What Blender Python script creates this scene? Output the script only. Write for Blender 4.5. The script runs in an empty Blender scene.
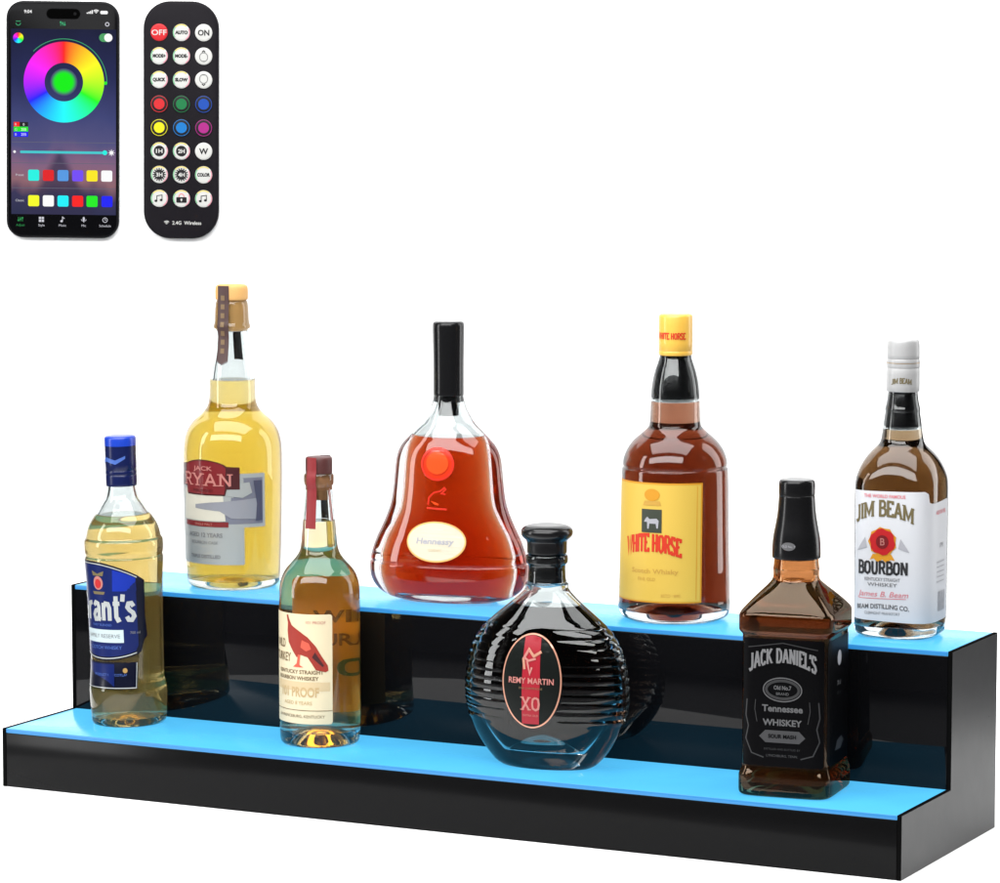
import bpy, bmesh, math
import numpy as np
from mathutils import Vector, Matrix
from mathutils.geometry import tessellate_polygon

SC = bpy.context.scene
COL = SC.collection
R = math.radians
PI = math.pi

# ------------------------------------------------------------------ camera
YAW = 26.4706                      # the set is photographed from its front right
CAM = Vector((1.44132, -2.12161, 0.51281))
cd = bpy.data.cameras.new('camera')
cam = bpy.data.objects.new('camera', cd); COL.objects.link(cam)
cd.sensor_width = 36; cd.lens = 3.72563 * 36; cd.clip_start = 0.05; cd.clip_end = 100
cam.location = CAM
cam.rotation_euler = (R(90 - 6.122), 0, R(YAW))
SC.camera = cam

# ------------------------------------------------------------------ world, lamps, exposure
SC.view_settings.view_transform = 'Standard'
SC.view_settings.look = 'None'
SC.view_settings.exposure = 0
SC.view_settings.gamma = 1
w = bpy.data.worlds.new('World'); SC.world = w; w.use_nodes = True
w.node_tree.nodes['Background'].inputs[0].default_value = (0.95, 0.97, 1, 1)
w.node_tree.nodes['Background'].inputs[1].default_value = 0.03

def area(name, loc, target, sx, sy, power, col=(1, 1, 1)):
    l = bpy.data.lights.new(name, 'AREA'); l.shape = 'RECTANGLE'
    l.size = sx; l.size_y = sy; l.energy = power; l.color = col
    o = bpy.data.objects.new(name, l); COL.objects.link(o)
    o.location = loc
    o.rotation_euler = (Vector(target) - Vector(loc)).to_track_quat('-Z', 'Y').to_euler()
    return o
area('overhead_softbox', (0.40, -0.28, 1.6), (0.33, 0.05, 0), 2.0, 1.0, 46)
area('left_strip_light', (-0.95, -0.85, 0.55), (0.3, 0.1, 0.2), 0.26, 1.3, 10)
area('right_rim_light', (1.15, 0.78, 0.52), (0.64, 0.1, 0.10), 0.4, 1.1, 6.5)
area('backdrop_light', (0.30, -1.0, 0.98), (-0.08, 0.35, 0.40), 2.0, 0.45, 30)

c = SC.cycles
c.max_bounces = 28; c.transmission_bounces = 28; c.glossy_bounces = 12; c.diffuse_bounces = 4
c.volume_bounces = 0; c.transparent_max_bounces = 8
c.sample_clamp_indirect = 6; c.blur_glossy = 0.3
c.use_denoising = True
c.use_adaptive_sampling = True; c.adaptive_threshold = 0.01

# ------------------------------------------------------------------ materials
def srgb(r, g, b):
    f = lambda v: (v / 255 / 12.92) if v <= 10 else ((v / 255 + .055) / 1.055) ** 2.4
    return (f(r), f(g), f(b))

def mat(name, base, rough=.4, metal=0., ior=1.45, coat=0., emit=None, es=1., bump=0., bscale=900., vary=0.):
    m = bpy.data.materials.new(name); m.use_nodes = True
    nt = m.node_tree; p = nt.nodes['Principled BSDF']
    p.inputs['Base Color'].default_value = (*base, 1)
    p.inputs['Roughness'].default_value = rough
    p.inputs['Metallic'].default_value = metal
    p.inputs['IOR'].default_value = ior
    if coat:
        p.inputs['Coat Weight'].default_value = coat; p.inputs['Coat Roughness'].default_value = .06
    if emit:
        p.inputs['Emission Color'].default_value = (*emit, 1); p.inputs['Emission Strength'].default_value = es
    if bump or vary:
        tc = nt.nodes.new('ShaderNodeTexCoord'); nz = nt.nodes.new('ShaderNodeTexNoise')
        nz.inputs['Scale'].default_value = bscale; nz.inputs['Detail'].default_value = 4
        nt.links.new(tc.outputs['Object'], nz.inputs['Vector'])
        if bump:
            b = nt.nodes.new('ShaderNodeBump'); b.inputs['Strength'].default_value = bump
            b.inputs['Distance'].default_value = .0004
            nt.links.new(nz.outputs['Fac'], b.inputs['Height']); nt.links.new(b.outputs['Normal'], p.inputs['Normal'])
        if vary:
            mr = nt.nodes.new('ShaderNodeMapRange')
            mr.inputs['To Min'].default_value = rough - vary; mr.inputs['To Max'].default_value = rough + vary
            nt.links.new(nz.outputs['Fac'], mr.inputs['Value']); nt.links.new(mr.outputs['Result'], p.inputs['Roughness'])
    return m

def glass_mat(name, col=(1, 1, 1), ior=1.5, T=None, d=.06, rough=0., k=0., body=None):
    """clear dielectric; T is the tint of light that crossed d metres of it"""
    m = bpy.data.materials.new(name); m.use_nodes = True
    nt = m.node_tree; nt.nodes.remove(nt.nodes['Principled BSDF'])
    out = nt.nodes['Material Output']; g = nt.nodes.new('ShaderNodeBsdfGlass')
    g.inputs['Color'].default_value = (*col, 1); g.inputs['IOR'].default_value = ior
    g.inputs['Roughness'].default_value = rough
    if k:           # diffuse share: light shining through the spirit, put into its colour
        df = nt.nodes.new('ShaderNodeBsdfDiffuse'); df.inputs['Color'].default_value = (*body, 1)
        mx = nt.nodes.new('ShaderNodeMixShader'); mx.inputs[0].default_value = k
        nt.links.new(g.outputs[0], mx.inputs[1]); nt.links.new(df.outputs[0], mx.inputs[2])
        nt.links.new(mx.outputs[0], out.inputs['Surface'])
    else:
        nt.links.new(g.outputs[0], out.inputs['Surface'])
    if T:
        s = [-math.log(t) / d for t in T]; D = max(s)
        v = nt.nodes.new('ShaderNodeVolumeAbsorption')
        v.inputs['Color'].default_value = (*[1 - x / D for x in s], 1); v.inputs['Density'].default_value = D
        nt.links.new(v.outputs[0], out.inputs['Volume'])
    return m

M = {}
M['paper_sweep'] = mat('white_backdrop_paper', (.9, .9, .9), .9, bump=.1, bscale=300)
M['studio_floor'] = mat('dark_studio_floor', (.12, .12, .125), .6, bump=.2, bscale=40)
M['black'] = mat('black_acrylic', (.004, .004, .0042), .16, ior=1.18, vary=.03, bscale=60)
M['riser'] = mat('polished_black_acrylic', (.003, .003, .0035), .03, ior=1.31)
M['side'] = mat('satin_black_acrylic', (.0095, .0095, .010), .3, ior=1.26, vary=.05, bscale=60)
M['edge'] = mat('matt_black_edge', (.003, .003, .003), .8, ior=1.04)
M['led'] = mat('lit_blue_acrylic', (.02, .11, .18), .22, ior=1.16, emit=srgb(82, 186, 240), es=.93, vary=.04, bscale=80)
def uneven(m, base, amt, scale):
    nt = m.node_tree; p = nt.nodes['Principled BSDF']; tc = nt.nodes.new('ShaderNodeTexCoord'); nz = nt.nodes.new('ShaderNodeTexNoise')
    nz.inputs['Scale'].default_value = scale; mr = nt.nodes.new('ShaderNodeMapRange')
    mr.inputs['From Min'].default_value = .3; mr.inputs['From Max'].default_value = .7
    mr.inputs['To Min'].default_value = base - amt; mr.inputs['To Max'].default_value = base + amt
    nt.links.new(tc.outputs['Object'], nz.inputs['Vector']); nt.links.new(nz.outputs['Fac'], mr.inputs['Value'])
    nt.links.new(mr.outputs['Result'], p.inputs['Emission Strength'])
uneven(M['led'], .92, .10, 14)
M['blackcap'] = mat('black_capsule', (.006, .006, .0065), .22, ior=1.3, coat=.15, bump=.1)
M['stopper'] = mat('black_stopper_and_core', (.006, .006, .0065), .25, ior=1.35, coat=.15)  # real stoppers, and the dark cores added in two necks
M['navycap'] = mat('navy_cap', (.003, .007, .05), .3, ior=1.35, coat=.1)
M['bluetop'] = mat('bright_blue_cap', srgb(12, 52, 160), .35, coat=.2)
M['cork'] = mat('cork', srgb(196, 150, 88), .7, bump=.4, bscale=700)
M['shadecork'] = mat('cork_painted_shade', srgb(150, 100, 60), .7, bump=.4, bscale=700)  # darker copy of the cork: shade inside the neck put into its colour
M['strip'] = mat('dark_paper_strip', srgb(62, 42, 40), .5)
M['redstrip'] = mat('red_paper_strip', srgb(118, 28, 32), .5)
M['yellowcap'] = mat('yellow_cap', srgb(212, 166, 66), .4, coat=.3, bump=.05)
M['whitecap'] = mat('white_cap', (.34, .34, .34), .4, coat=.2, bump=.05)
M['navy'] = mat('navy_label', srgb(8, 24, 78), .3, ior=1.3, coat=.08)
M['navydark'] = mat('dark_navy_label', srgb(4, 7, 26), .3, ior=1.3, coat=.08)
M['blue'] = mat('blue_label', srgb(12, 40, 140), .3, ior=1.3, coat=.08)
M['midblue'] = mat('faint_blue_print', srgb(60, 90, 160), .4)
def pmat(name, base, *a, **k): return mat(name, tuple(v * .74 for v in base), *a, **k)
M['silver'] = pmat('silver_print', srgb(196, 200, 198), .35, metal=.3)
M['whiteprint'] = pmat('white_print', (.72, .73, .72), .5)
M['paleprint'] = pmat('pale_strip', srgb(196, 212, 214), .5)
M['greyprint'] = pmat('grey_print', srgb(120, 120, 122), .5)
M['palegrey'] = pmat('pale_grey_print', srgb(176, 176, 182), .5)
M['darkgrey'] = pmat('dark_grey_print', srgb(60, 60, 62), .5)
M['charprint'] = pmat('charcoal_print', srgb(40, 40, 42), .5)
M['midgrey'] = pmat('mid_grey_print', srgb(92, 92, 94), .5)
M['blackprint'] = pmat('black_print', (.01, .01, .01), .45)
M['gold'] = pmat('gold_print', srgb(196, 156, 92), .35, metal=.5)
M['olive'] = pmat('olive_print', srgb(112, 100, 66), .5)
M['red'] = pmat('red_print', srgb(190, 24, 30), .45)
M['deepred'] = pmat('deep_red_label', srgb(120, 22, 28), .4, coat=.3)
M['maroon'] = pmat('maroon_label', srgb(66, 14, 18), .4, coat=.3)
M['rose'] = pmat('rose_print', srgb(190, 120, 112), .5)
M['pinkprint'] = pmat('pink_print', srgb(226, 120, 130), .5)
M['label_silver'] = pmat('silver_grey_label', srgb(168, 172, 170), .4, metal=.2)
M['label_cream2'] = pmat('pale_patch', srgb(206, 202, 186), .5)
M['label_slate'] = pmat('slate_label', srgb(122, 124, 138), .4, metal=.2)
M['redbrown'] = mat('red_brown_cap', srgb(70, 32, 30), .5)
M['haze'] = pmat('soft_grey_print', srgb(150, 152, 160), .4, metal=.2)
M['slatedark'] = pmat('dark_slate_print', srgb(70, 72, 92), .4)
M['cream'] = pmat('cream_label', srgb(228, 212, 176), .5)
M['tan'] = pmat('tan_print', srgb(198, 168, 118), .5)
M['sand'] = pmat('sand_print', srgb(212, 188, 146), .5)
M['brownprint'] = pmat('brown_print', srgb(120, 96, 66), .5)
M['amberlabel'] = mat('amber_back_label', srgb(255, 196, 90), .5)
M['amberdark'] = pmat('dark_amber_print', srgb(128, 84, 34), .5)
M['tealprint'] = pmat('teal_print', srgb(60, 120, 96), .5)
M['birdred'] = pmat('red_bird_print', srgb(156, 40, 24), .5)
M['birdlight'] = pmat('light_red_print', srgb(216, 88, 66), .5)
M['ovalcream'] = pmat('ivory_label', srgb(222, 212, 188), .5)
M['ovalrim'] = pmat('pale_gold_rim', srgb(236, 190, 110), .4)
M['seal'] = pmat('red_wax_seal', srgb(226, 52, 16), .3, coat=.4)
M['sealhi'] = pmat('orange_wax_seal', srgb(244, 80, 26), .3, coat=.4)
M['emblemred'] = pmat('red_etched_emblem', srgb(216, 40, 14), .4)
M['rosegold'] = pmat('rose_gold_rim', srgb(226, 164, 138), .3, metal=.4)
M['rednight'] = pmat('crimson_stripe', srgb(160, 10, 34), .4)
M['labelblack'] = pmat('black_label', (.006, .008, .007), .3, ior=1.25)
M['jackblack'] = pmat('matt_black_label', (.003, .003, .0035), .4, ior=1.12)
M['yellowlabel'] = pmat('yellow_label', srgb(226, 188, 78), .5)
M['mustard'] = pmat('mustard_print', srgb(206, 160, 66), .5)
M['orangeprint'] = pmat('orange_gold_print', srgb(216, 150, 30), .5)
M['horsered'] = pmat('orange_red_print', srgb(216, 52, 20), .5)
M['greenblack'] = pmat('green_black_print', srgb(58, 64, 52), .5)
M['whitelabel'] = pmat('white_label', (.70, .71, .74), .45)
M['glass'] = glass_mat('clear_glass', col=(.85, .87, .87))
M['greenglass'] = glass_mat('greenish_glass', T=(.72, .92, .84), d=.01)
M['tealglass'] = glass_mat('teal_glass', col=(.88, .91, .915))
M['brownglass'] = glass_mat('brown_glass', col=(.80, .64, .49), T=(.55, .34, .2), d=.05)

# ------------------------------------------------------------------ mesh helpers
def link_mesh(name, verts, faces, mats, parent=None, fm=None, sharp=None, smooth=True):
    me = bpy.data.meshes.new(name)
    me.from_pydata([tuple(v) for v in verts], [], faces)
    if not isinstance(mats, (list, tuple)): mats = [mats]
    for m in mats: me.materials.append(m)
    if fm: me.polygons.foreach_set('material_index', fm)
    me.polygons.foreach_set('use_smooth', [smooth] * len(me.polygons))
    if sharp is not None: me.set_sharp_from_angle(angle=R(sharp))
    me.update()
    o = bpy.data.objects.new(name, me); COL.objects.link(o)
    if parent: o.parent = parent
    return o

def root(name, loc, rot=(0, 0, 0), label=None, cat=None, group=None):
    o = bpy.data.objects.new(name, None); COL.objects.link(o)
    o.empty_display_size = .02
    o.location = loc; o.rotation_euler = rot
    o['label'] = label; o['category'] = cat
    if group: o['group'] = group
    return o

def chaikin(P, n=2):
    P = np.array(P, float)
    for _ in range(n):
        Q = [P[0]]
        for a, b in zip(P[:-1], P[1:]):
            Q.append(.75 * a + .25 * b); Q.append(.25 * a + .75 * b)
        Q.append(P[-1]); P = np.array(Q)
    return P

def sec(L, ratio=1., n=2.):
    """[(mm height, mm radius[, depth ratio[, exponent]])] -> sections in metres"""
    out = []
    for q in L:
        k = q[2] if len(q) > 2 else ratio
        e = q[3] if len(q) > 3 else n
        out.append((q[0] / 1000, q[1] / 1000, q[1] / 1000 * k, e))
    return np.array(out, float)

def ringpts(rx, ry, n, N=96, th=None):
    t = np.linspace(0, 2 * PI, N, endpoint=False) if th is None else th
    ct, st = np.cos(t), np.sin(t)
    if n > 2.05:       # spend more points at the rounded corners
        k = (np.abs(ct) ** n + np.abs(st) ** n) ** (-1 / n)
        return np.stack([rx * ct * k, ry * st * k], 1)
    return np.stack([rx * ct, ry * st], 1)

def loft(S, N=96, flip=False):
    V, F = [], []
    for z, rx, ry, n in S:
        for x, y in ringpts(max(rx, 1e-5), max(ry, 1e-5), n, N): V.append((x, y, z))
    K = len(S)
    for k in range(K - 1):
        for i in range(N):
            j = (i + 1) % N
            F.append((k * N + i, k * N + j, (k + 1) * N + j, (k + 1) * N + i))
    V.append((0, 0, S[0][0])); V.append((0, 0, S[-1][0]))
    b, t = len(V) - 2, len(V) - 1
    for i in range(N):
        j = (i + 1) % N
        F.append((b, j, i)); F.append((t, (K - 1) * N + i, (K - 1) * N + j))
    if flip: F = [f[::-1] for f in F]
    return V, F

def at_z(S, z):
    """section of a profile at height z (profile heights ascending)"""
    zs = S[:, 0]
    return [float(np.interp(z, zs, S[:, k])) for k in (1, 2, 3)]

def inner(S, z0, z1, t, tx=None, K=40):
    """the wall's inside between two heights"""
    out = []
    zz = np.linspace(z0, z1, K)
    for z in zz:
        rx, ry, n = at_z(S, z)
        out.append((z, max(rx - (tx(z) if callable(tx) else min(tx, rx * .3) if tx else t), .001), max(ry - t, .001), n))
    return np.array(out)

class Bottle:
    def __init__(s, root, glass_pts, N=96, smooth=2):
        s.root = root; s.N = N
        s.S = chaikin(glass_pts, smooth)
        # ascending copy for look-ups
        o = np.argsort(s.S[:, 0], kind='stable'); s.A = s.S[o]
    def glass(s, m, level, top, t=.0028, base=.007, dome=.004, liq=None, foot=.75, name='glass_body', ribs=None, lt=None, tx=None, flat=False):
        S = s.S
        b = S[0]
        # flat polished underside, pressed onto the acrylic so that its light enters the glass
        heel = [(.0, .002, .002, 2.0), (.0, b[1] * .4, b[2] * .4, 2.0 + (b[3] - 2) * .4), (.0, b[1] * foot, b[2] * foot, b[3]),
                (.0, b[1] * (foot * .3 + .62), b[2] * (foot * .3 + .62), b[3]), (.0003, b[1] * .95, b[2] * .95, b[3]), (.0009, b[1] * .99, b[2] * .99, b[3])]
        if not flat:      # a pushed-up underside standing on a ring
            heel = [(.0035 + dome, .002, .002, 2.0), (.003 + dome * .8, b[1] * .35, b[2] * .35, 2.0 + (b[3] - 2) * .3), (.0012, b[1] * foot * .8, b[2] * foot * .8, b[3]),
                    (.0, b[1] * foot, b[2] * foot, b[3]), (.0, b[1] * (foot * .4 + .57), b[2] * (foot * .4 + .57), b[3]), (.0005, b[1] * .97, b[2] * .97, b[3])]
        full = np.array(heel + [tuple(q) for q in S])
        V, F = loft(full, s.N)
        if ribs:
            V = [ribs(v) for v in V]
        F = [f[:] for f in F]
        # headspace: the inside of the wall above the liquid
        if top > level:
            I = inner(s.A, level + .0004, top, t, K=30)
            v2, f2 = loft(I, s.N, flip=True)
            o = len(V); V = list(V) + v2; F = F + [tuple(i + o for i in f) for f in f2]
        g = link_mesh(name, V, F, m, s.root, sharp=40)
        if liq:
            t2 = lt or t
            I = list(map(tuple, inner(s.A, base, level, t2, tx, K=56)))
            z, rx, ry, n = I[0]
            low = [(base - .001 + dome, .002, .002, 2.), (base - .001 + dome * .8, rx * .4, ry * .4, 2.), (base - .0008 + dome * .3, rx * .75, ry * .75, n),
                   (base - .0005, rx * .93, ry * .93, n)]
            z1, rx1, ry1, n1 = I[-1]
            V, F = loft(np.array(low + I), s.N)
            link_mesh('liquid', V, F, liq, s.root, sharp=40)
        return g
    def surf(s, back=False, A=None):
        A = s.A if A is None else A
        cache = {}
        sgn = -1 if not back else 1
        th = np.linspace(-PI, PI, 1441)
        def fn(u, v, lift):
            key = round(v * 5000)
            if key not in cache:
                rx, ry, n = at_z(A, v)
                P = ringpts(rx, ry, n, th=th - PI / 2)
                seg = np.r_[0, np.cumsum(np.hypot(*np.diff(P, axis=0).T))]
                seg -= seg[720]
                r2, q2, _ = at_z(A, v + .0008); r1, q1, _ = at_z(A, v - .0008)
                cache[key] = (P, seg, (r2 - r1) / .0016)
            P, seg, sl = cache[key]
            x = np.interp(u, seg, P[:, 0]); y = np.interp(u, seg, P[:, 1])
            x2 = np.interp(u + .0006, seg, P[:, 0]) - np.interp(u - .0006, seg, P[:, 0])
            y2 = np.interp(u + .0006, seg, P[:, 1]) - np.interp(u - .0006, seg, P[:, 1])
            l = math.hypot(x2, y2) or 1
            nx, ny, nz = y2 / l, -x2 / l, -max(-2, min(2, sl))
            k = math.sqrt(1 + nz * nz)
            p = Vector((x + nx / k * lift, y + ny / k * lift, v + nz / k * lift))
            if back: p.x, p.y = -p.x, -p.y
            return p
        return fn

def lathe(name, L, m, parent, ratio=1., n=2., smooth=1, N=64, z0=0., sharp=45):
    S = chaikin(sec(L, ratio, n), smooth)
    V, F = loft(S, N)
    return link_mesh(name, V, F, m, parent, sharp=sharp)

# ------------------------------------------------------------------ flat artwork: paper, print, lettering
_font = {}
def font2d(s, bold=0.):
    key = (s, bold)
    if key not in _font:
        cu = bpy.data.curves.new('tmp', 'FONT'); cu.body = s; cu.resolution_u = 3; cu.offset = bold
        o = bpy.data.objects.new('tmp', cu); COL.objects.link(o)
        dg = bpy.context.evaluated_depsgraph_get()
        e = o.evaluated_get(dg); me = e.to_mesh()
        V = [(v.co.x, v.co.y) for v in me.vertices]; F = [tuple(p.vertices) for p in me.polygons]
        e.to_mesh_clear(); bpy.data.objects.remove(o); bpy.data.curves.remove(cu)
        x0 = min(v[0] for v in V); x1 = max(v[0] for v in V)
        _font[key] = ([(x - x0, y) for x, y in V], F, x1 - x0)
    return _font[key]

GL = {  # slab-serif capitals: width, strokes, serif points (x, y)
 'J': (.55, [[(.38, 1), (.38, .18), (.28, .02), (.12, 0), (.02, .14)]], [(.38, 1)]),
 'I': (.36, [[(.18, 0), (.18, 1)]], [(.18, 0), (.18, 1)]),
 'M': (1.0, [[(.14, 0), (.14, 1)], [(.14, 1), (.5, .2), (.86, 1)], [(.86, 1), (.86, 0)]], [(.14, 0), (.86, 0), (.1, 1), (.9, 1)]),
 'B': (.74, [[(.16, 0), (.16, 1)], [(.05, .97), (.46, .97), (.6, .86), (.6, .64), (.46, .53), (.16, .53)], [(.46, .53), (.66, .42), (.66, .13), (.48, .03), (.05, .03)]], []),
 'E': (.68, [[(.16, 0), (.16, 1)], [(.05, .96), (.6, .96), (.6, .8)], [(.16, .52), (.46, .52)], [(.05, .04), (.62, .04), (.62, .22)]], []),
 'A': (.84, [[(.12, 0), (.42, 1)], [(.42, 1), (.72, 0)], [(.24, .34), (.6, .34)]], [(.12, 0), (.72, 0)]),
 'O': (.78, [[(.39, .97), (.17, .85), (.12, .5), (.17, .15), (.39, .03), (.61, .15), (.66, .5), (.61, .85), (.39, .97)]], []),
 'U': (.78, [[(.16, 1), (.16, .24), (.26, .05), (.39, .02), (.52, .05), (.62, .24), (.62, 1)]], [(.16, 1), (.62, 1)]),
 'R': (.78, [[(.16, 0), (.16, 1)], [(.05, .97), (.48, .97), (.62, .86), (.62, .6), (.48, .49), (.16, .49)], [(.42, .49), (.68, 0)]], [(.16, 0), (.7, 0)]),
 'N': (.82, [[(.16, 0), (.16, 1)], [(.16, 1), (.66, 0)], [(.66, 0), (.66, 1)]], [(.16, 0), (.66, 1), (.12, 1)]),
 'Y': (.8, [[(.1, 1), (.4, .48)], [(.7, 1), (.4, .48), (.4, 0)]], [(.1, 1), (.7, 1), (.4, 0)]),
 'H': (.8, [[(.16, 0), (.16, 1)], [(.64, 0), (.64, 1)], [(.16, .5), (.64, .5)]], [(.16, 0), (.16, 1), (.64, 0), (.64, 1)]),
 'W': (1.05, [[(.08, 1), (.3, 0), (.52, .9), (.74, 0), (.96, 1)]], [(.08, 1), (.96, 1)]),
 'T': (.7, [[(.35, 0), (.35, 1)], [(.06, .8), (.06, .96), (.64, .96), (.64, .8)]], [(.35, 0)]),
 'S': (.62, [[(.52, .8), (.42, .97), (.2, .97), (.1, .8), (.14, .6), (.46, .42), (.54, .22), (.42, .03), (.2, .03), (.08, .2)]], []),
 'C': (.7, [[(.6, .78), (.48, .95), (.3, .97), (.14, .8), (.1, .5), (.14, .2), (.3, .03), (.48, .05), (.6, .22)]], []),
 'K': (.8, [[(.16, 0), (.16, 1)], [(.64, 1), (.2, .48)], [(.3, .58), (.68, 0)]], [(.16, 0), (.16, 1), (.64, 1), (.68, 0)]),
 'D': (.78, [[(.16, 0), (.16, 1)], [(.05, .97), (.42, .97), (.62, .8), (.66, .5), (.62, .2), (.42, .03), (.05, .03)]], []),
 'L': (.64, [[(.16, 1), (.16, 0)], [(.05, .04), (.58, .04), (.58, .24)]], [(.16, 1)]),
 'X': (.84, [[(.12, 0), (.7, 1)], [(.12, 1), (.7, 0)]], [(.12, 0), (.7, 0), (.12, 1), (.7, 1)]),
 'r': (.5, [[(.14, 0), (.14, .68)], [(.14, .46), (.26, .64), (.44, .66)]], [(.14, 0)]),
 'a': (.58, [[(.1, .56), (.22, .68), (.38, .64), (.43, .5), (.43, .06), (.54, .02)], [(.43, .4), (.2, .36), (.09, .2), (.17, .03), (.32, .04), (.43, .16)]], []),
 'n': (.62, [[(.14, 0), (.14, .68)], [(.14, .48), (.26, .66), (.4, .64), (.47, .48), (.47, 0)]], [(.14, 0), (.47, 0)]),
 't': (.44, [[(.2, .95), (.2, .14), (.28, .02), (.4, .06)], [(.04, .66), (.38, .66)]], []),
 's': (.5, [[(.4, .54), (.3, .67), (.16, .66), (.1, .52), (.2, .4), (.36, .3), (.42, .16), (.3, .02), (.14, .03), (.06, .16)]], []),
 'G': (.8, [[(.62, .8), (.48, .96), (.3, .97), (.14, .8), (.1, .5), (.14, .2), (.3, .03), (.5, .04), (.64, .16), (.64, .42), (.44, .42)]], []),
 "'": (.22, [[(.12, 1.02), (.08, .74)]], []),
 ' ': (.4, [], []),
}

class Art:
    def __init__(s): s.it = []
    def raw(s, V, F, m, lift): s.it.append((V, F, m, lift)); return s
    def poly(s, P, m, lift):
        P = [(float(a), float(b)) for a, b in P]
        tri = tessellate_polygon([[Vector((a, b, 0)) for a, b in P]])
        return s.raw(P, [tuple(t) for t in tri], m, lift)
    def rect(s, x0, y0, x1, y1, m, lift, r=0., seg=5):
        x0, x1 = sorted((x0, x1)); y0, y1 = sorted((y0, y1))
        if r <= 0: return s.poly([(x0, y0), (x1, y0), (x1, y1), (x0, y1)], m, lift)
        return s.poly(rrect(x0, y0, x1, y1, r, seg), m, lift)
    def ell(s, cx, cy, rx, ry, m, lift, seg=40):
        return s.poly([(cx + rx * math.cos(2 * PI * i / seg), cy + ry * math.sin(2 * PI * i / seg)) for i in range(seg)], m, lift)
    def arc(s, cx, cy, rx, ry, wd, m, lift, a0=0., a1=360., seg=48):
        V, F = [], []
        for i in range(seg + 1):
            a = R(a0 + (a1 - a0) * i / seg)
            for k in (0, wd):
                V.append((cx + (rx - k) * math.cos(a), cy + (ry - k) * math.sin(a)))
        for i in range(seg): F.append((2 * i, 2 * i + 2, 2 * i + 3, 2 * i + 1))
        return s.raw(V, F, m, lift)
    def stroke(s, P, wd, m, lift):
        P = [Vector((a, b)) for a, b in P]; n = len(P); V = []
        for i, p in enumerate(P):
            d0 = (P[i] - P[i - 1]).normalized() if i else None
            d1 = (P[i + 1] - P[i]).normalized() if i < n - 1 else None
            if d0 is None: d0 = d1
            if d1 is None: d1 = d0
            t = (d0 + d1)
            t = t.normalized() if t.length > 1e-4 else d0
            nn = Vector((-t.y, t.x)); k = wd / 2 / max(.45, nn.dot(Vector((-d0.y, d0.x))))
            V += [tuple(p + nn * k), tuple(p - nn * k)]
        F = [(2 * i, 2 * i + 1, 2 * i + 3, 2 * i + 2) for i in range(n - 1)]
        return s.raw(V, F, m, lift)
    def text(s, t, x, y, h, m, lift, al='C', bold=0., sx=1., width=None, arch=0., slant=0.):
        V, F, wd = font2d(t, bold); k = h / .72; kx = k * sx
        if width: kx = width / wd
        off = {'L': 0, 'C': -wd / 2, 'R': -wd}[al]
        W = max(wd * kx / 2, 1e-6)
        out = []
        for a, b in V:
            u = (a + off) * kx
            out.append((x + u + slant * b * k, y + b * k + arch * (1 - ((u if al == 'C' else 0) / W) ** 2)))
        return s.raw(out, F, m, lift)
    def serif(s, t, x, y, h, m, lift, wd=.13, width=None, arch=0., sl=.3, grow=0.):
        tot = sum(GL[ch][0] for ch in t); kx = (width / tot) if width else h
        cx = -tot / 2; n = 0; half = tot * kx / 2
        def mp(a, b):
            u = a * kx; q = u / half
            hh = h * (1 + grow * (abs(q) - .5))
            return (x + u, y + b * hh + arch * (1 - q * q))
        for ch in t:
            g = GL[ch]
            for st in g[1]:
                P = []
                for a, b in zip(st[:-1], st[1:]): P.append(a)
                P.append(st[-1])
                s.stroke([mp(cx + a, b) for a, b in P], wd * min(h, kx * 1.3), m, lift + n * 4e-6); n += 1
            for a, b in g[2]:
                bb = .04 if b < .5 else b - .04
                s.stroke([mp(cx + a - sl / 2, bb), mp(cx + a + sl / 2, bb)], h * .085, m, lift + n * 4e-6); n += 1
            cx += g[0]
        return s
    def build(s, name, parent, fn, cell=.003, vcell=None):
        """fn(u, v, lift) -> point; the art is cut into narrow strips so that it bends with the surface"""
        bm = bmesh.new(); mats = []
        for V, F, m, lift in s.it:
            if m not in mats: mats.append(m)
            vs = [bm.verts.new((a, b, lift)) for a, b in V]
            for f in F:
                q = [V[i] for i in f]
                ar = sum(q[i - 1][0] * q[i][1] - q[i][0] * q[i - 1][1] for i in range(len(q)))
                ids = f if ar > 0 else f[::-1]
                if abs(ar) < 1e-12 or len(set(ids)) < 3: continue
                try:
                    fc = bm.faces.new([vs[i] for i in ids]); fc.material_index = mats.index(m)
                except ValueError: pass
        for ax, cl in ((0, cell), (1, vcell)):
            if not cl: continue
            lo = min(v.co[ax] for v in bm.verts); hi = max(v.co[ax] for v in bm.verts)
            k = int((hi - lo) / cl)
            for i in range(1, k + 1):
                p = [0, 0, 0]; p[ax] = lo + (hi - lo) * i / (k + 1); nn = [0, 0, 0]; nn[ax] = 1
                bmesh.ops.bisect_plane(bm, geom=bm.verts[:] + bm.edges[:] + bm.faces[:], dist=1e-7, plane_co=p, plane_no=nn)
        for v in bm.verts: v.co = fn(v.co.x, v.co.y, v.co.z)
        me = bpy.data.meshes.new(name); bm.to_mesh(me); bm.free()
        for m in mats: me.materials.append(M[m] if isinstance(m, str) else m)
        me.polygons.foreach_set('use_smooth', [True] * len(me.polygons))
        o = bpy.data.objects.new(name, me); COL.objects.link(o); o.parent = parent
        return o

def rrect(x0, y0, x1, y1, r, seg=5):
    P = []
    for cx, cy, a in ((x1 - r, y1 - r, 0), (x0 + r, y1 - r, 90), (x0 + r, y0 + r, 180), (x1 - r, y0 + r, 270)):
        for i in range(seg + 1):
            t = R(a + 90 * i / seg); P.append((cx + r * math.cos(t), cy + r * math.sin(t)))
    return P

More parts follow.
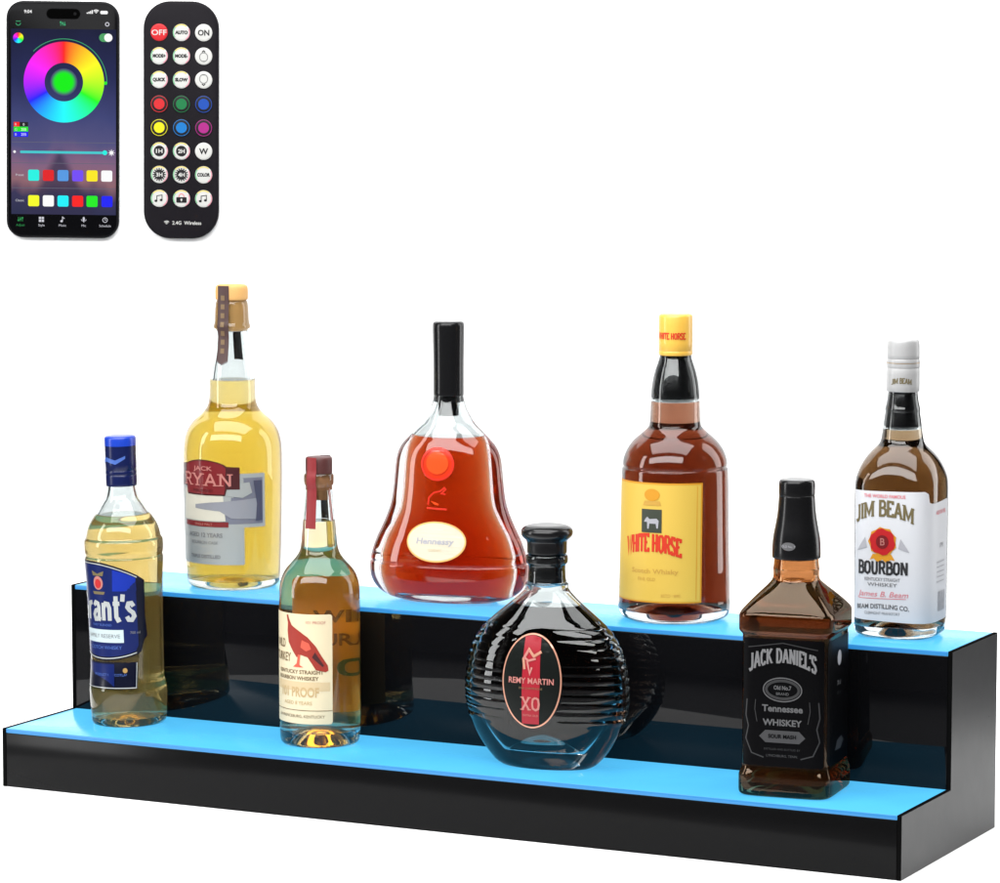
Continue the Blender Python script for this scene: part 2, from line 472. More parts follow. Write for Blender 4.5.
def slab(name, outline_fn, layers, m, parent, sharp=40):
    """stack of outlines: layers = [(z, inset)]"""
    V, F = [], []
    n = None
    for z, ins in layers:
        P = outline_fn(ins); n = len(P)
        V += [(a, b, z) for a, b in P]
    K = len(layers)
    for k in range(K - 1):
        for i in range(n):
            j = (i + 1) % n
            F.append((k * n + i, k * n + j, (k + 1) * n + j, (k + 1) * n + i))
    F.append(tuple(range(n))[::-1]); F.append(tuple((K - 1) * n + i for i in range(n)))
    return link_mesh(name, V, F, m, parent, sharp=sharp)

def box(name, a, b, m, parent, bev=.0006):
    bm = bmesh.new(); bmesh.ops.create_cube(bm, size=1)
    for v in bm.verts:
        v.co = Vector([(a[i] + b[i]) / 2 + v.co[i] * (b[i] - a[i]) for i in range(3)])
    if bev: bmesh.ops.bevel(bm, geom=bm.edges[:], offset=bev, segments=2, profile=.5, affect='EDGES')
    me = bpy.data.meshes.new(name); bm.to_mesh(me); bm.free(); me.materials.append(m)
    me.polygons.foreach_set('use_smooth', [True] * len(me.polygons)); me.set_sharp_from_angle(angle=R(50))
    o = bpy.data.objects.new(name, me); COL.objects.link(o); o.parent = parent
    return o

# ------------------------------------------------------------------ the setting: white paper sweep on a studio floor
FW = Vector((-math.sin(R(YAW)), math.cos(R(YAW)), 0)); RT = Vector((math.cos(R(YAW)), math.sin(R(YAW)), 0))
C0 = Vector((CAM.x, CAM.y, 0))
WALL = 2.8575
def sweep():
    prof = [(2.15, 0.)] + [(2.15 + (WALL - .1 - 2.15) * i / 6, 0.) for i in range(1, 7)]
    for i in range(1, 13):
        a = PI / 2 * i / 12; prof.append((WALL - .1 + .1 * math.sin(a), .1 - .1 * math.cos(a)))
    prof += [(WALL, .3), (WALL, .55), (WALL, .78)]
    V, F = [], []
    xs = (-.50, -.3, 0, .3, .58)
    for x in xs:
        for s_, z in prof: V.append(C0 + RT * x + FW * s_ + Vector((0, 0, z)))
    n = len(prof)
    for k in range(len(xs) - 1):
        for i in range(n - 1): F.append((k * n + i, (k + 1) * n + i, (k + 1) * n + i + 1, k * n + i + 1))
    o = link_mesh('backdrop', V, F, M['paper_sweep'], sharp=60); o['kind'] = 'structure'
    V = [(-8, -8, -.004), (8, -8, -.004), (8, 8, -.004), (-8, 8, -.004)]
    o = link_mesh('floor', V, [(0, 1, 2, 3)], M['studio_floor'], smooth=False); o['kind'] = 'structure'
sweep()

# ------------------------------------------------------------------ the stepped display shelf
W_, D1, D2, H1, H2 = .66, .0890, .1766, .04096, .12954
PT, ST = .0032, .003
sh = root('display_shelf', (0, 0, 0), label='black acrylic two-step bottle shelf with glowing blue light panels on both steps', cat='display shelf')
def side_panel(x0, x1):
    P = [(0, 0), (D2, 0), (D2, H2), (D1, H2), (D1, H1), (0, H1)]
    bm = bmesh.new()
    vs = [bm.verts.new((x0, a, b)) for a, b in P]
    f = bm.faces.new(vs)
    e = bmesh.ops.extrude_face_region(bm, geom=[f])
    for v in e['geom']:
        if isinstance(v, bmesh.types.BMVert): v.co.x = x1
    bmesh.ops.recalc_face_normals(bm, faces=bm.faces[:])
    bmesh.ops.bevel(bm, geom=bm.edges[:], offset=.0005, segments=2, profile=.5, affect='EDGES')
    bm.normal_update()
    for f in bm.faces:
        if f.normal.z > .3 or f.normal.y < -.3: f.material_index = 1
    me = bpy.data.meshes.new('side_panel'); bm.to_mesh(me); bm.free(); me.materials.append(M['side']); me.materials.append(M['edge'])
    o = bpy.data.objects.new('side_panel', me); COL.objects.link(o); o.parent = sh
side_panel(0, ST); side_panel(W_ - ST, W_)
g = .0001
box('front_panel', (ST + g, .0004, .0002), (W_ - ST - g, .0034, H1 - PT - g), M['black'], sh, .0003)
box('riser_panel', (ST + g, D1 + .0004, H1 - PT), (W_ - ST - g, D1 + .0034, H2 - PT - g), M['riser'], sh, .0003)
box('back_panel', (ST + g, D2 - .0034, .0002), (W_ - ST - g, D2 - .0002, H2 - PT - g), M['black'], sh, .0003)
LP = [None, None]
LP[0] = box('light_panel', (ST + g, .0003, H1 - PT), (W_ - ST - g, D1 + .0002, H1 - .0002), M['led'], sh, .0004)
LP[1] = box('light_panel', (ST + g, D1 + .0003, H2 - PT), (W_ - ST - g, D2 - .0004, H2 - .0002), M['led'], sh, .0004)
M['lededge'] = mat('blue_acrylic_edge', (.02, .08, .16), .3, ior=1.4, emit=srgb(40, 140, 215), es=.8)
for o in LP:
    o.data.materials.append(M['lededge'])
    for pl in o.data.polygons:
        if pl.normal.y < -.6: pl.material_index = 1
Z1, Z2 = H1 - .0005, H2 - .0005

def D(q): return sec(q)
BG = 'bottles displayed on the two lit steps'

# ------------------------------------------------------------------ 1 blue-capped bottle, front left
b = root('liquor_bottle', (.0651, .0615, Z1), (0, 0, R(-9)), 'slender pale gold spirit bottle with blue cap and navy label, front step', 'bottle', BG)
b.rotation_euler = (Matrix.Rotation(R(-1.3), 4, FW) @ Matrix.Rotation(R(-9), 4, 'Z')).to_euler()
bt = Bottle(b, D([(1.1, 25.2), (3, 26.2), (8, 26.4), (22, 27.0), (26.5, 26.9), (28.5, 26.2), (30.5, 25.5), (33, 25.3), (60, 25.5), (98, 26.2), (110, 27.0), (117, 27.4), (118.6, 26.6), (120.2, 27.5), (127, 27.6), (129.5, 27.3), (131, 26.0), (134, 25.6),
                  (139, 24.2), (144, 21.3), (149, 17.6), (153.5, 14.8), (158, 12), (162, 10.9), (166, 10.3), (172, 10.2), (185, 10.2)]))
bt.glass(M['glass'], .146, .168, t=.0024, base=.006, liq=glass_mat('pale_gold_spirit', ior=.91, T=(.78, .55, .16), d=.05, k=.16, body=(.95, .70, .22)))
cp = lathe('cap', [(166.5, 10.2), (166.5, 10.7), (168, 10.9), (168, 10.9), (174, 10.9), (174.4, 10.6), (174.8, 10.9), (177, 10.9), (177.4, 10.6), (177.8, 10.9), (194, 10.9), (194.4, 10.9)], M['navycap'], b)
lathe('cap_top', [(194.45, 10.9), (194.5, 11.0), (199.5, 11.0), (200.6, 10.6), (201.2, 9.6), (201.3, 7)], M['bluetop'], cp)
A_ = np.array([(.16, .0109, .0109, 2), (.21, .0109, .0109, 2)])
art = Art().poly([(-.011, .181), (-.004, .184), (.004, .182), (.011, .186), (.011, .188), (.004, .185), (-.004, .187), (-.011, .184)], 'midblue', .0002)
art.build('printed_wave', cp, bt.surf(A=A_), .002)
f = bt.surf()
la = Art()
def top_edge(u): return .1165 - max(0, (u + .006)) ** 2 * 8.5
def low_edge(u, z): return z + ((u - .001) / .030) ** 2 * .0062
P = [(u, top_edge(u)) for u in np.linspace(-.036, .0285, 18)] + [(.0310, .1045), (.0330, .1030), (.0322, .078), (.0335, .0640), (.0310, .0615), (.0285, .0535)] + \
    [(u, low_edge(u, .0475)) for u in np.linspace(.0260, -.036, 18)]
la.poly(P, 'navydark', .00018)
P2 = [(u, top_edge(u) - .0022) for u in np.linspace(-.035, .0265, 16)] + [(.0265, .058)] + [(u, low_edge(u, .0500)) for u in np.linspace(.0245, -.035, 16)]
la.poly(P2, 'navy', .00026)
la.poly([(.010, .0960), (.0265, .0960), (.0265, .1050), (.019, .1085), (.011, .1110)], 'blue', .00032)
la.rect(-.036, .0275, .0255, .0462, 'navydark', .00018)
la.rect(-.035, .0288, .0090, .0450, 'navy', .00026)
lo = la.build('label', b, f, .002)
tx = Art()
tx.stroke([(u, top_edge(u) - .0016) for u in np.linspace(-.035, .0275, 20)], .0007, 'silver', .0004)
tx.stroke([(u, low_edge(u, .0488)) for u in np.linspace(-.035, .0250, 20)], .0007, 'silver', .0004)
tx.stroke([(-.035, .0282), (.0245, .0282), (.0248, .0458)], .0005, 'silver', .0004)
tx.serif("Grant's", .0, .0755, .0180, 'silver', .0004, wd=.165, width=.0510, sl=.2)
tx.rect(-.0160, .0600, .0165, .0690, 'paleprint', .0004)
tx.text('FAMILY RESERVE', .0, .0632, .0028, 'greyprint', .0005)
tx.text('SCOTCH WHISKY', .001, .0553, .0025, 'midblue', .0004)
tx.text('FINEST BLENDED', .0, .0715, .0016, 'midblue', .0004)
tx.text('700 ml', .0245, .066, .0019, 'greyprint', .0004)
tx.text('PRODUCT OF SCOTLAND', .006, .0365, .0018, 'midblue', .0004)
tx.ell(.0165, .0405, .0016, .0018, 'gold', .0004)
tx.build('lettering', lo, f, .002)
em = Art()
em.ell(-.001, .1015, .0042, .0048, 'rose', .00045); em.ell(-.001, .1010, .0027, .0032, 'red', .0006)
em.poly([(-.0065, .0955), (.0045, .0955), (.0035, .0935), (-.0055, .0935)], 'olive', .00045)
em.poly([(-.0055, .1065), (.0035, .1065), (.0045, .110), (-.001, .108), (-.0065, .110)], 'olive', .00045)
em.build('emblem', lo, f, .002)

# ------------------------------------------------------------------ 2 yellow whiskey with cork, back left
b = root('liquor_bottle', (.1034, .141, Z2), (0, 0, R(5)), 'round-shouldered bottle of yellow whiskey with cork stopper and silver-grey label, back step', 'bottle', BG)
bt = Bottle(b, D([(1.1, 30.5), (3, 32.6), (8, 33.3), (38, 34.4), (80, 35), (95, 35), (101, 34.7), (108, 33.4), (113.5, 31.0), (118.5, 27.0), (122, 22.5), (126, 18.9), (130, 17.0), (134, 16.4), (141, 16.4), (147, 16.3), (149, 16.0),
                  (156, 14.9), (164, 13.5), (171, 12.5), (178, 11.6), (182, 11.1), (182.6, 11.6), (183, 13), (185, 13.2), (186.6, 12.5), (188, 12.2), (196, 12.0), (202, 11.4), (203, 10)]))
bt.glass(M['glass'], .1465, .181, t=.0034, base=.0065, liq=glass_mat('yellow_whiskey', ior=.91, T=(.92, .62, .06), d=.07, k=.28, body=(.92, .58, .05)))
lathe('cork', [(181.5, 8.6), (182, 9.2), (202.5, 9.3), (203, 9.4), (203.1, 11.2), (204, 11.6), (211, 11.6), (213, 11), (213.8, 9.5), (213.9, 7)], M['cork'], b)
A_ = D([(150, 15.9), (156, 15.0), (164, 13.6), (171, 12.6), (178, 11.9), (182, 12.6), (185, 13.4), (188, 12.6), (196, 12.1), (202, 11.7), (205, 11.7), (214, 11.7)])
f2 = bt.surf(A=A_)
Art().poly([(-.0045, .2030), (.0045, .2030), (.0045, .1600), (-.0045, .1600)], 'strip', .0003).build('paper_strip', b, bt.surf(back=True, A=A_), .002, .002)
st = Art().poly([(-.0057, .2135), (.0033, .2135), (.0033, .160), (-.0012, .1575), (-.0057, .160)], 'strip', .0003).build('paper_strip', b, f2, .002, .002)
tx = Art()
for k in range(7): tx.rect(-.0027, .166 + k * .0062, .0003, .1695 + k * .0062, 'brownprint', .0005)
tx.stroke([(-.0055, .1605), (-.0012, .158), (.0031, .1605)], .0005, 'greyprint', .0005)
tx.build('lettering', st, f2, .002, .002)
f = bt.surf()
la = Art()
la.rect(.004, .0455, .0394, .0835, 'label_silver', .00018)
la.rect(.006, .0480, .0374, .0805, 'label_slate', .00026)
la.rect(-.040, .0190, .0229, .0805, 'label_silver', .00034, .001)
la.poly([(-.027, .072), (.008, .072), (.010, .050), (-.029, .050)], 'label_cream2', .0004)
la.poly([(-.014, .0612), (-.002, .0630), (.010, .0640), (.0368, .0665), (.0368, .0510), (.014, .0520), (.006, .0570), (-.014, .0585)], 'haze', .0005)
la.poly([(.0300, .0785), (.0368, .0785), (.0368, .0500), (.0315, .0500), (.0325, .0620)], 'slatedark', .0006)
la.poly([(.0110, .0680), (.0150, .0760), (.0270, .0775), (.0290, .0700), (.0220, .0665)], 'label_silver', .00053)
lo = la.build('label', b, f, .002)
ba = Art()
k_ = lambda L: [(-.0058 + (u + .005) * 1.21, v) for u, v in L]
ba.poly(k_([(-.0265, .0735), (-.020, .0735), (-.019, .0680), (.0080, .0680), (.0090, .0725), (.0165, .0725), (.0165, .0880), (.009, .0885)] + [(u, .0930 - ((u + .006) / .016) ** 2 * .0042) for u in np.linspace(.007, -.020, 9)] + [(-.0265, .0890)]), 'maroon', .0006)
ba.poly(k_([(-.0195, .069), (.0075, .069), (.008, .0735), (.0085, .0875)] + [(u, .0922 - ((u + .006) / .016) ** 2 * .0042) for u in np.linspace(.006, -.019, 9)] + [(-.0205, .0875)]), 'deepred', .0007)
bo = ba.build('banner', lo, f, .002)
tx = Art()
tx.serif('RYAN', -.0055, .0748, .0085, 'rose', .0009, wd=.17, width=.042)
tx.text('JACK', -.007, .0855, .0030, 'rose', .0009, bold=.02, width=.016)
tx.text('IRISH WHISKEY', -.007, .0705, .0018, 'maroon', .0009)
tx.build('lettering', bo, f, .002)
tx = Art()
tx.rect(-.026, .0458, .0120, .0494, 'deepred', .0006); tx.text('SINGLE MALT', -.007, .0467, .0018, 'rose', .0008)
tx.text('AGED 12 YEARS', -.007, .0385, .0030, 'greyprint', .0006, bold=.02)
tx.text('BOURBON CASK', -.007, .0335, .0022, 'greyprint', .0006)
tx.text('TRIPLE DISTILLED', -.007, .0235, .0024, 'greyprint', .0006, bold=.02)
tx.build('lettering', lo, f, .002)

# ------------------------------------------------------------------ 3 clear bottle with the red bird, front
b = root('liquor_bottle', (.2211, .0553, Z1), (0, 0, R(-1.5)), 'clear glass bottle with red bird on cream label and dark cork top', 'bottle', BG)
bt = Bottle(b, D([(1.1, 25.8), (2, 26.6), (5, 27.2), (10, 27.4), (60, 27.5), (98, 27.4), (106, 27.1), (110, 26.5), (114, 25.3), (118.5, 23.0), (123, 19.0), (126, 16.4), (129, 14.2), (132, 12.9), (137, 12.1), (145, 11.5), (153, 10.8), (165, 9.7), (174, 9.0), (175.6, 9.2), (176.2, 10.1), (182.6, 10.2), (183.6, 9.4)]))
bt.glass(M['tealglass'], .1515, .1725, t=.0026, base=.010, dome=.006, liq=glass_mat('pale_amber_bourbon', ior=.91, T=(.95, .60, .17), d=.055, k=.1, body=(.5, .4, .15)))
lathe('cork', [(166, 6.2), (183.5, 7)], M['shadecork'], b)
lathe('cap', [(183.7, 8.6), (184, 9.1), (193.5, 9.1), (194.6, 8.6), (194.9, 7)], M['redbrown'], b)
A_ = D([(140, 11.9), (153, 10.9), (165, 9.8), (174, 9.4), (177, 10.3), (182.6, 10.4), (184, 9.5), (196, 9.4)])
f2 = bt.surf(A=A_)
Art().poly([(-.0037, .1950), (.0033, .1950), (.0037, .1470), (-.0043, .1470)], 'redstrip', .0003).build('paper_strip', b, f2, .002, .002)
Art().poly([(-.0040, .1950), (.0040, .1950), (.0040, .1520), (-.0040, .1520)], 'strip', .0003).build('paper_strip', b, bt.surf(back=True, A=A_), .002, .002)
f = bt.surf(); fb = bt.surf(back=True)
ba = Art().rect(-.0230, .0180, .0230, .1040, 'amberlabel', .0002, .002)
bo = ba.build('back_label', b, fb, .002)
# the back label is printed on its inner side too: readable through the glass
def fin(u, v, l):
    p = fb(-u, v, 0); k = 1 - (.0003 + l) / .0275
    return Vector((p.x * k, p.y * k, v))
tx = Art()
tx.text('WILD', -.005, .0800, .0085, 'amberdark', .0002, bold=.02, width=.024)
tx.text('TURKEY', -.005, .0640, .0085, 'amberdark', .0002, bold=.02, width=.026)
tx.text('101', -.005, .0430, .0120, 'tealprint', .0002, bold=.02, width=.020)
tx.build('lettering', bo, fin, .002)
la = Art().rect(-.0285, .0170, .0232, .0915, 'cream', .0002, .002)
lo = la.build('label', b, f, .002)
tx = Art()
tx.text('WILD', -.0175, .0680, .0060, 'brownprint', .0004, bold=.01, width=.011)
tx.text('TURKEY', -.0155, .0590, .0060, 'brownprint', .0004, bold=.01, width=.018)
tx.text('KENTUCKY STRAIGHT', -.001, .0510, .0026, 'brownprint', .0004, bold=.02)
tx.text('BOURBON WHISKEY', -.003, .0468, .0026, 'brownprint', .0004, bold=.02)
tx.rect(-.0228, .0395, .0215, .0455, 'sand', .0003)
tx.text('101 PROOF', -.001, .0355, .0066, 'tan', .00042, bold=.02, width=.030)
tx.text('AGED 8 YEARS', -.002, .0300, .0025, 'tan', .0004)
tx.stroke([(-.0246, .0262), (.0230, .0262)], .0004, 'brownprint', .0004)
tx.text('LAWRENCEBURG, KENTUCKY', -.001, .0212, .0020, 'brownprint', .0004)
tx.text('101 PROOF', .0120, .0850, .0020, 'rose', .0004)
tx.build('lettering', lo, f, .002)
em = Art()
em.poly([(-0.0105, .0900), (-0.0090, .0905), (-0.0083, .0880), (-0.0057, .0835), (-0.0005, .0805), (0.0065, .0760), (0.0120, .0700), (0.0155, .0640), (0.0200, .0570), (0.0205, .0535), (0.0185, .0525), (0.0120, .0540), (0.0095, .0580),
         (0.0065, .0625), (0.0015, .0640), (-0.0015, .0620), (-0.0050, .0665), (-0.0085, .0720), (-0.0095, .0790), (-0.0093, .0850)], 'birdred', .0004)
em.poly([(0.0025, .0740), (0.0075, .0720), (0.0090, .0680), (0.0055, .0665), (0.0015, .0690)], 'birdlight', .0006)
em.poly([(-0.0005, .0640), (0.0013, .0640), (0.0005, .0570), (0.0035, .0555), (-0.0045, .0555), (-0.0015, .0580)], 'birdlight', .0005)
em.poly([(0.0095, .0625), (0.0165, .0560), (0.0175, .0570), (0.0115, .0660)], 'maroon', .0006)
em.build('bird_emblem', lo, f, .002)

# ------------------------------------------------------------------ 4 bell-shaped cognac, back
b = root('liquor_bottle', (.2732, .145, Z2), (0, 0, R(8)), 'bell-shaped bottle of amber red cognac with long black capsule and ivory oval label', 'bottle', BG)
HP = [(1.1, 36, .5), (1.8, 41, .5), (4, 46.5, .5), (8, 52, .51), (13, 55.5, .52), (19, 57.2, .53), (25.2, 57.1, .53), (26.2, 57.0, .53), (26.8, 56.0, .53), (27.6, 56.0, .53), (28.2, 56.7, .53), (31, 56.2, .53), (36, 54.8, .53), (43, 52.2, .54), (50, 48.6, .55), (58, 44.9, .57), (66, 41.8, .58), (75, 40.0, .59), (86, 38.9, .6), (96, 38.0, .6),
      (102, 36.7, .61), (107, 34.4, .62), (111, 31.2, .64), (115, 27.0, .68), (119, 22.7, .75), (123, 18.5, .84), (128, 15.3, .93), (134, 12.3, 1), (139, 10.8, 1), (143, 10.1, 1), (150, 10, 1), (165, 10, 1)]
bt = Bottle(b, sec(HP))
bt.glass(M['glass'], .1135, .150, t=.0042, base=.008, dome=.002, foot=.8, liq=glass_mat('amber_red_cognac', ior=.91, T=(.36, .009, .0004), d=.05, k=.3, body=(.7, .03, .001)), lt=.005, tx=.013)
lathe('capsule', [(142.5, 10.1), (142.5, 10.5), (143, 10.6), (150, 10.55), (165, 10.6), (180, 10.85), (189.5, 11.0), (192, 10.8), (193.2, 9.6), (193.4, 7)], M['blackcap'], b)
lathe('dark_neck_core', [(128, 6), (128.2, 7), (142.6, 7.2), (142.7, 6)], M['stopper'], b)  # bottom of the stopper, seen in the neck
f = bt.surf()
em = Art().ell(0, .0968, .0118, .0112, 'seal', .0011).arc(0, .0968, .0118, .0112, .0016, 'emblemred', .0015)
em.ell(0, .0975, .0078, .0074, 'sealhi', .0016)
em.build('wax_seal', b, f, .002, .003)
em = Art()
em.stroke([(-.0065, .0690), (-.0060, .0740), (-.0025, .0775), (.0020, .0785), (.0050, .0810), (.0060, .0800), (.0030, .0770), (.0060, .0765)], .0011, 'emblemred', .0004)
em.stroke([(-.0010, .0695), (-.0035, .0710), (-.0010, .0700), (.0010, .0692)], .0012, 'sealhi', .0004)
em.stroke([(-.0075, .0668), (.0070, .0662)], .0012, 'emblemred', .0004)
em.build('emblem', b, f, .002, .003)
la = Art().ell(0, .0440, .0216, .0138, 'ovalrim', .0002, 56).ell(0, .0440, .0205, .0127, 'ovalcream', .0003, 56)
lo = la.build('label', b, f, .002, .003)
tx = Art().text('Hennessy', -.0005, .0425, .0040, 'palegrey', .0005, bold=.03, width=.027, slant=.15)
tx.text('COGNAC', 0, .0375, .0016, 'sand', .0005)
tx.build('lettering', lo, f, .002, .003)

# ------------------------------------------------------------------ 5 ribbed round decanter, front
b = root('liquor_decanter', (.3943, .050, Z1), (0, 0, R(4)), 'round flat ribbed decanter of dark cognac with black stopper and oval red-striped label', 'bottle', BG)
RP = [(1.1, 32.4, .55), (1.9, 34.0, .55), (4, 36.6, .55), (9.5, 41.4, .53), (16, 46.3, .51), (24, 51, .5), (32, 54.3, .49), (40, 56.0, .485), (48, 56.8, .48), (57, 56.5, .48), (69, 54.8, .48), (80, 51.2, .48), (88, 46.4, .48), (96, 39.4, .50), (102, 32.0, .53), (108, 24.4, .60), (113, 18.6, .72), (116.5, 15.2, .86), (118, 14.3, .95), (119.5, 14.3, 1), (121, 14.2, 1), (122, 12.6, 1), (128, 12.2, 1), (133, 12.1, 1), (134.2, 13.4, 1), (135, 13.9, 1), (139, 13.9, 1), (140, 13.0, 1), (140.6, 11, 1)]
bt = Bottle(b, sec(RP), N=144, smooth=3)
def ribs(v):
    x, y, z = v
    if not (.029 < z < .096): return v
    fade = min(1, (z - .029) / .003, (.096 - z) / .003)
    rx, ry, n = at_z(bt.A, z)
    q = abs(x) / rx
    k = 0.0 if q < .28 else (.24 * min(1, (q - .28) / .1) + .76 * max(0, min(1, (q - .66) / .26)))
    wv = abs(math.sin(PI * (z - .029) / .00580)) ** .5
    amp = (.0011 * wv - .0004) * fade * k
    l = math.hypot(x / rx / rx, y / ry / ry) or 1
    return (x + amp * (x / rx / rx) / l, y + amp * (y / ry / ry) / l, z)
# even, close rings where the ribs are
zz = np.r_[np.arange(.004, .029, .0015), np.arange(.029, .0965, .00048), np.arange(.097, .118, .0012)]
keepA = bt.A
mid = np.array([(z, *at_z(keepA, z)) for z in zz])
bt.S = np.vstack([keepA[keepA[:, 0] < .0038], mid, keepA[keepA[:, 0] > .1182]])
bt.glass(M['glass'], .106, .121, t=.0042, base=.0130, dome=.011, foot=.85, flat=True, ribs=ribs, liq=glass_mat('dark_brown_cognac', ior=.91, T=(.10, .05, .03), d=.045), lt=.0045, tx=lambda z: .0085 + .014 * max(0, 1 - z / .05))
lathe('stopper', [(121.8, 10.4), (122, 11.3), (133.6, 11.4), (133.8, 11.0), (140.5, 11.0), (140.8, 12.9), (141.2, 13.2), (148.4, 13.2), (149.4, 13.8), (151, 15.6), (152.5, 16.8), (154.2, 17.1), (156, 16.9), (157.6, 15.7), (158.8, 13.4), (159.4, 10.5), (159.3, 6)], M['stopper'], b, smooth=2)
f = bt.surf(A=keepA)
la = Art().ell(0, .0600, .0206, .0304, 'rosegold', .0010, 64).ell(0, .0600, .0196, .0293, 'labelblack', .0012, 64)
P = []
for i in range(21):
    v = .0600 - .0286 + .0572 * i / 20
    P.append(v)
la.poly([(-.0062, .0325), (.0055, .0325), (.0062, .060), (.0055, .0876), (0, .0891), (-.0055, .0880), (-.0062, .060)], 'rednight', .0014)
lo = la.build('label', b, f, .002, .003)
em = Art()
em.stroke([(-.0045, .0675), (-.0055, .0740), (-.0020, .0800), (.0015, .0760), (.0065, .0790)], .0017, 'rosegold', .0017)
em.stroke([(-.0020, .0800), (-.0050, .0750), (-.0020, .0730), (.0030, .0745)], .0014, 'rose', .0018)
em.stroke([(-.0030, .0730), (-.0008, .0650), (.0005, .0690)], .0014, 'rose', .0017)
em.build('emblem', lo, f, .002, .003)
tx = Art().text('REMY MARTIN', 0, .0585, .0038, 'rose', .0017, bold=.02, width=.031)
tx.text('FINE CHAMPAGNE', 0, .0548, .0014, 'brownprint', .0017)
tx.serif('XO', 0, .0415, .0084, 'rose', .0017, wd=.16, width=.0135)
tx.text('EXTRA OLD', 0, .0375, .0014, 'rose', .0017)
tx.build('lettering', lo, f, .002, .003)

# ------------------------------------------------------------------ 6 yellow-capped scotch, back
b = root('liquor_bottle', (.4453, .1405, Z2), (0, 0, R(0)), 'reddish brown scotch bottle with yellow cap and large yellow label', 'bottle', BG)
bt = Bottle(b, D([(1.1, 32), (1.9, 34.6), (4, 36.6), (8, 37.7), (13, 37.5), (14.5, 37.4), (35, 36.9), (60, 36.3), (86, 36.0), (98, 35.7), (100, 35.5), (101.6, 35.4), (102.2, 34.5), (103.0, 34.5), (103.6, 35.1), (106.5, 34.9), (111, 33.6), (115, 31.6), (119.5, 28.4), (123, 24.4), (126, 20.8), (128.5, 18.2), (130, 17.3), (131.5, 17.2), (133, 16.9), (136, 16.7), (147, 16.5), (157, 15.8), (166, 13.9), (172, 11.8), (176, 10.4), (190, 10.2)]))
lathe('dark_neck_core', [(148, 11.6), (148.3, 12.9), (157, 12.3), (166, 10.2), (172, 8.2), (176.5, 7.2), (176.6, 6)], M['stopper'], b)  # added black core imitating the dark refraction in the neck, no real stopper
bt.glass(M['glass'], .146, .1475, t=.0028, base=.008, dome=.005, liq=glass_mat('red_brown_scotch', ior=.91, T=(.12, .012, .003), d=.07, k=.15, body=(.18, .025, .006)))
cp = lathe('cap', [(176.8, 10.4), (176.8, 11.0), (177.5, 11.4), (179.5, 11.4), (179.8, 11.2), (180.1, 11.4), (202, 11.4), (203.6, 11.0), (204.3, 9.8), (204.3, 7)], M['yellowcap'], b)
A_ = np.array([(.16, .0114, .0114, 2), (.21, .0114, .0114, 2)])
Art().serif('WHITE HORSE', .001, .1880, .0042, 'horsered', .0002, wd=.2, width=.0210).build('lettering', cp, bt.surf(A=A_), .0015)
f = bt.surf()
la = Art().rect(-.0350, .0155, .0340, .0950, 'orangeprint', .0002).rect(-.0345, .0165, .0328, .0938, 'yellowlabel', .0003)
la.rect(.0298, .0175, .0303, .0930, 'orangeprint', .0004)
lo = la.build('label', b, f, .002)
tx = Art()
tx.serif('WHITE HORSE', -.001, .0460, .0118, 'horsered', .0005, wd=.25, width=.0410, arch=.0035, sl=.3)
tx.text('Scotch Whisky', .001, .0350, .0030, 'mustard', .0005, bold=.02, width=.034)
tx.text('FINE OLD', -.004, .0300, .0022, 'mustard', .0005)
tx.text('ESTD 1890', .0130, .0195, .0020, 'mustard', .0005)
tx.build('lettering', lo, f, .002)
em = Art()
em.rect(-.0080, .0620, .0065, .0775, 'greenblack', .0005)
em.poly([(-0.0060, .0690), (-0.0050, .0710), (-0.0035, .0725), (-0.0020, .0710), (0.0030, .0715), (0.0045, .0700), (0.0040, .0650), (0.0030, .0650), (0.0025, .0680), (-0.0020, .0680), (-0.0025, .0645), (-0.0035, .0645), (-0.0037, .0690)], 'palegrey', .0007)
em.ell(-.0005, .0870, .0055, .0040, 'orangeprint', .0005)
em.poly([(-0.0060, .0830), (0.0050, .0830), (0.0060, .0800), (-0.0070, .0800)], 'mustard', .0005)
em.build('emblem', lo, f, .002)

# ------------------------------------------------------------------ 7 square black-label whiskey, front right
b = root('liquor_bottle', (.5709, .0458, Z1 + .0003), (0, 0, R(6)), 'square brown whiskey bottle with black label and black capsule, front step', 'bottle', BG)
q = 7.5
JP = [(1.1, 29.6, 1, q), (1.9, 30.3, 1, q), (4, 30.6, 1, q), (12.6, 30.6, 1, q), (14, 30.4, 1, q), (17.5, 29.0, 1, q), (18.6, 28.8, 1, q), (19.5, 28.7, 1, q), (60, 28.7, 1, q), (101.8, 28.7, 1, q), (102.6, 28.8, 1, q), (103.8, 29.8, 1, q), (105, 30.6, 1, q), (106, 30.8, 1, q), (114, 30.8, 1, q), (115.4, 30.6, 1, q), (117, 29.8, 1, q),
      (121, 26.8, 1, 6), (126, 22.6, 1, 4.4), (130, 19.0, 1, 3.2), (133, 16.4, 1, 2.5), (135.2, 14.8, 1, 2.1), (138, 14.4, 1, 2), (141, 14.5, 1, 2), (142, 14.8, 1, 2), (143, 14.4, 1, 2), (149, 14.0, 1, 2), (160, 13.6, 1, 2), (185, 10.5, 1, 2)]
bt = Bottle(b, sec(JP), N=160)
bt.glass(M['brownglass'], .134, .148, t=.0026, base=.009, dome=.003, foot=.86, liq=glass_mat('dark_brown_whiskey', ior=.91, T=(.20, .085, .035), d=.06, k=.15, body=(.24, .12, .05)))
cp = lathe('capsule', [(148.8, 14.2), (148.8, 15.1), (149.4, 15.4), (153, 15.4), (158, 15.2), (163, 14.7), (169, 13.5), (175, 12.4), (182, 11.7), (187.9, 11.4), (188.3, 11.2), (188.8, 11.5), (196, 11.5), (198, 10.9), (198.6, 9.5), (198.6, 6)], M['blackcap'], b, smooth=2)
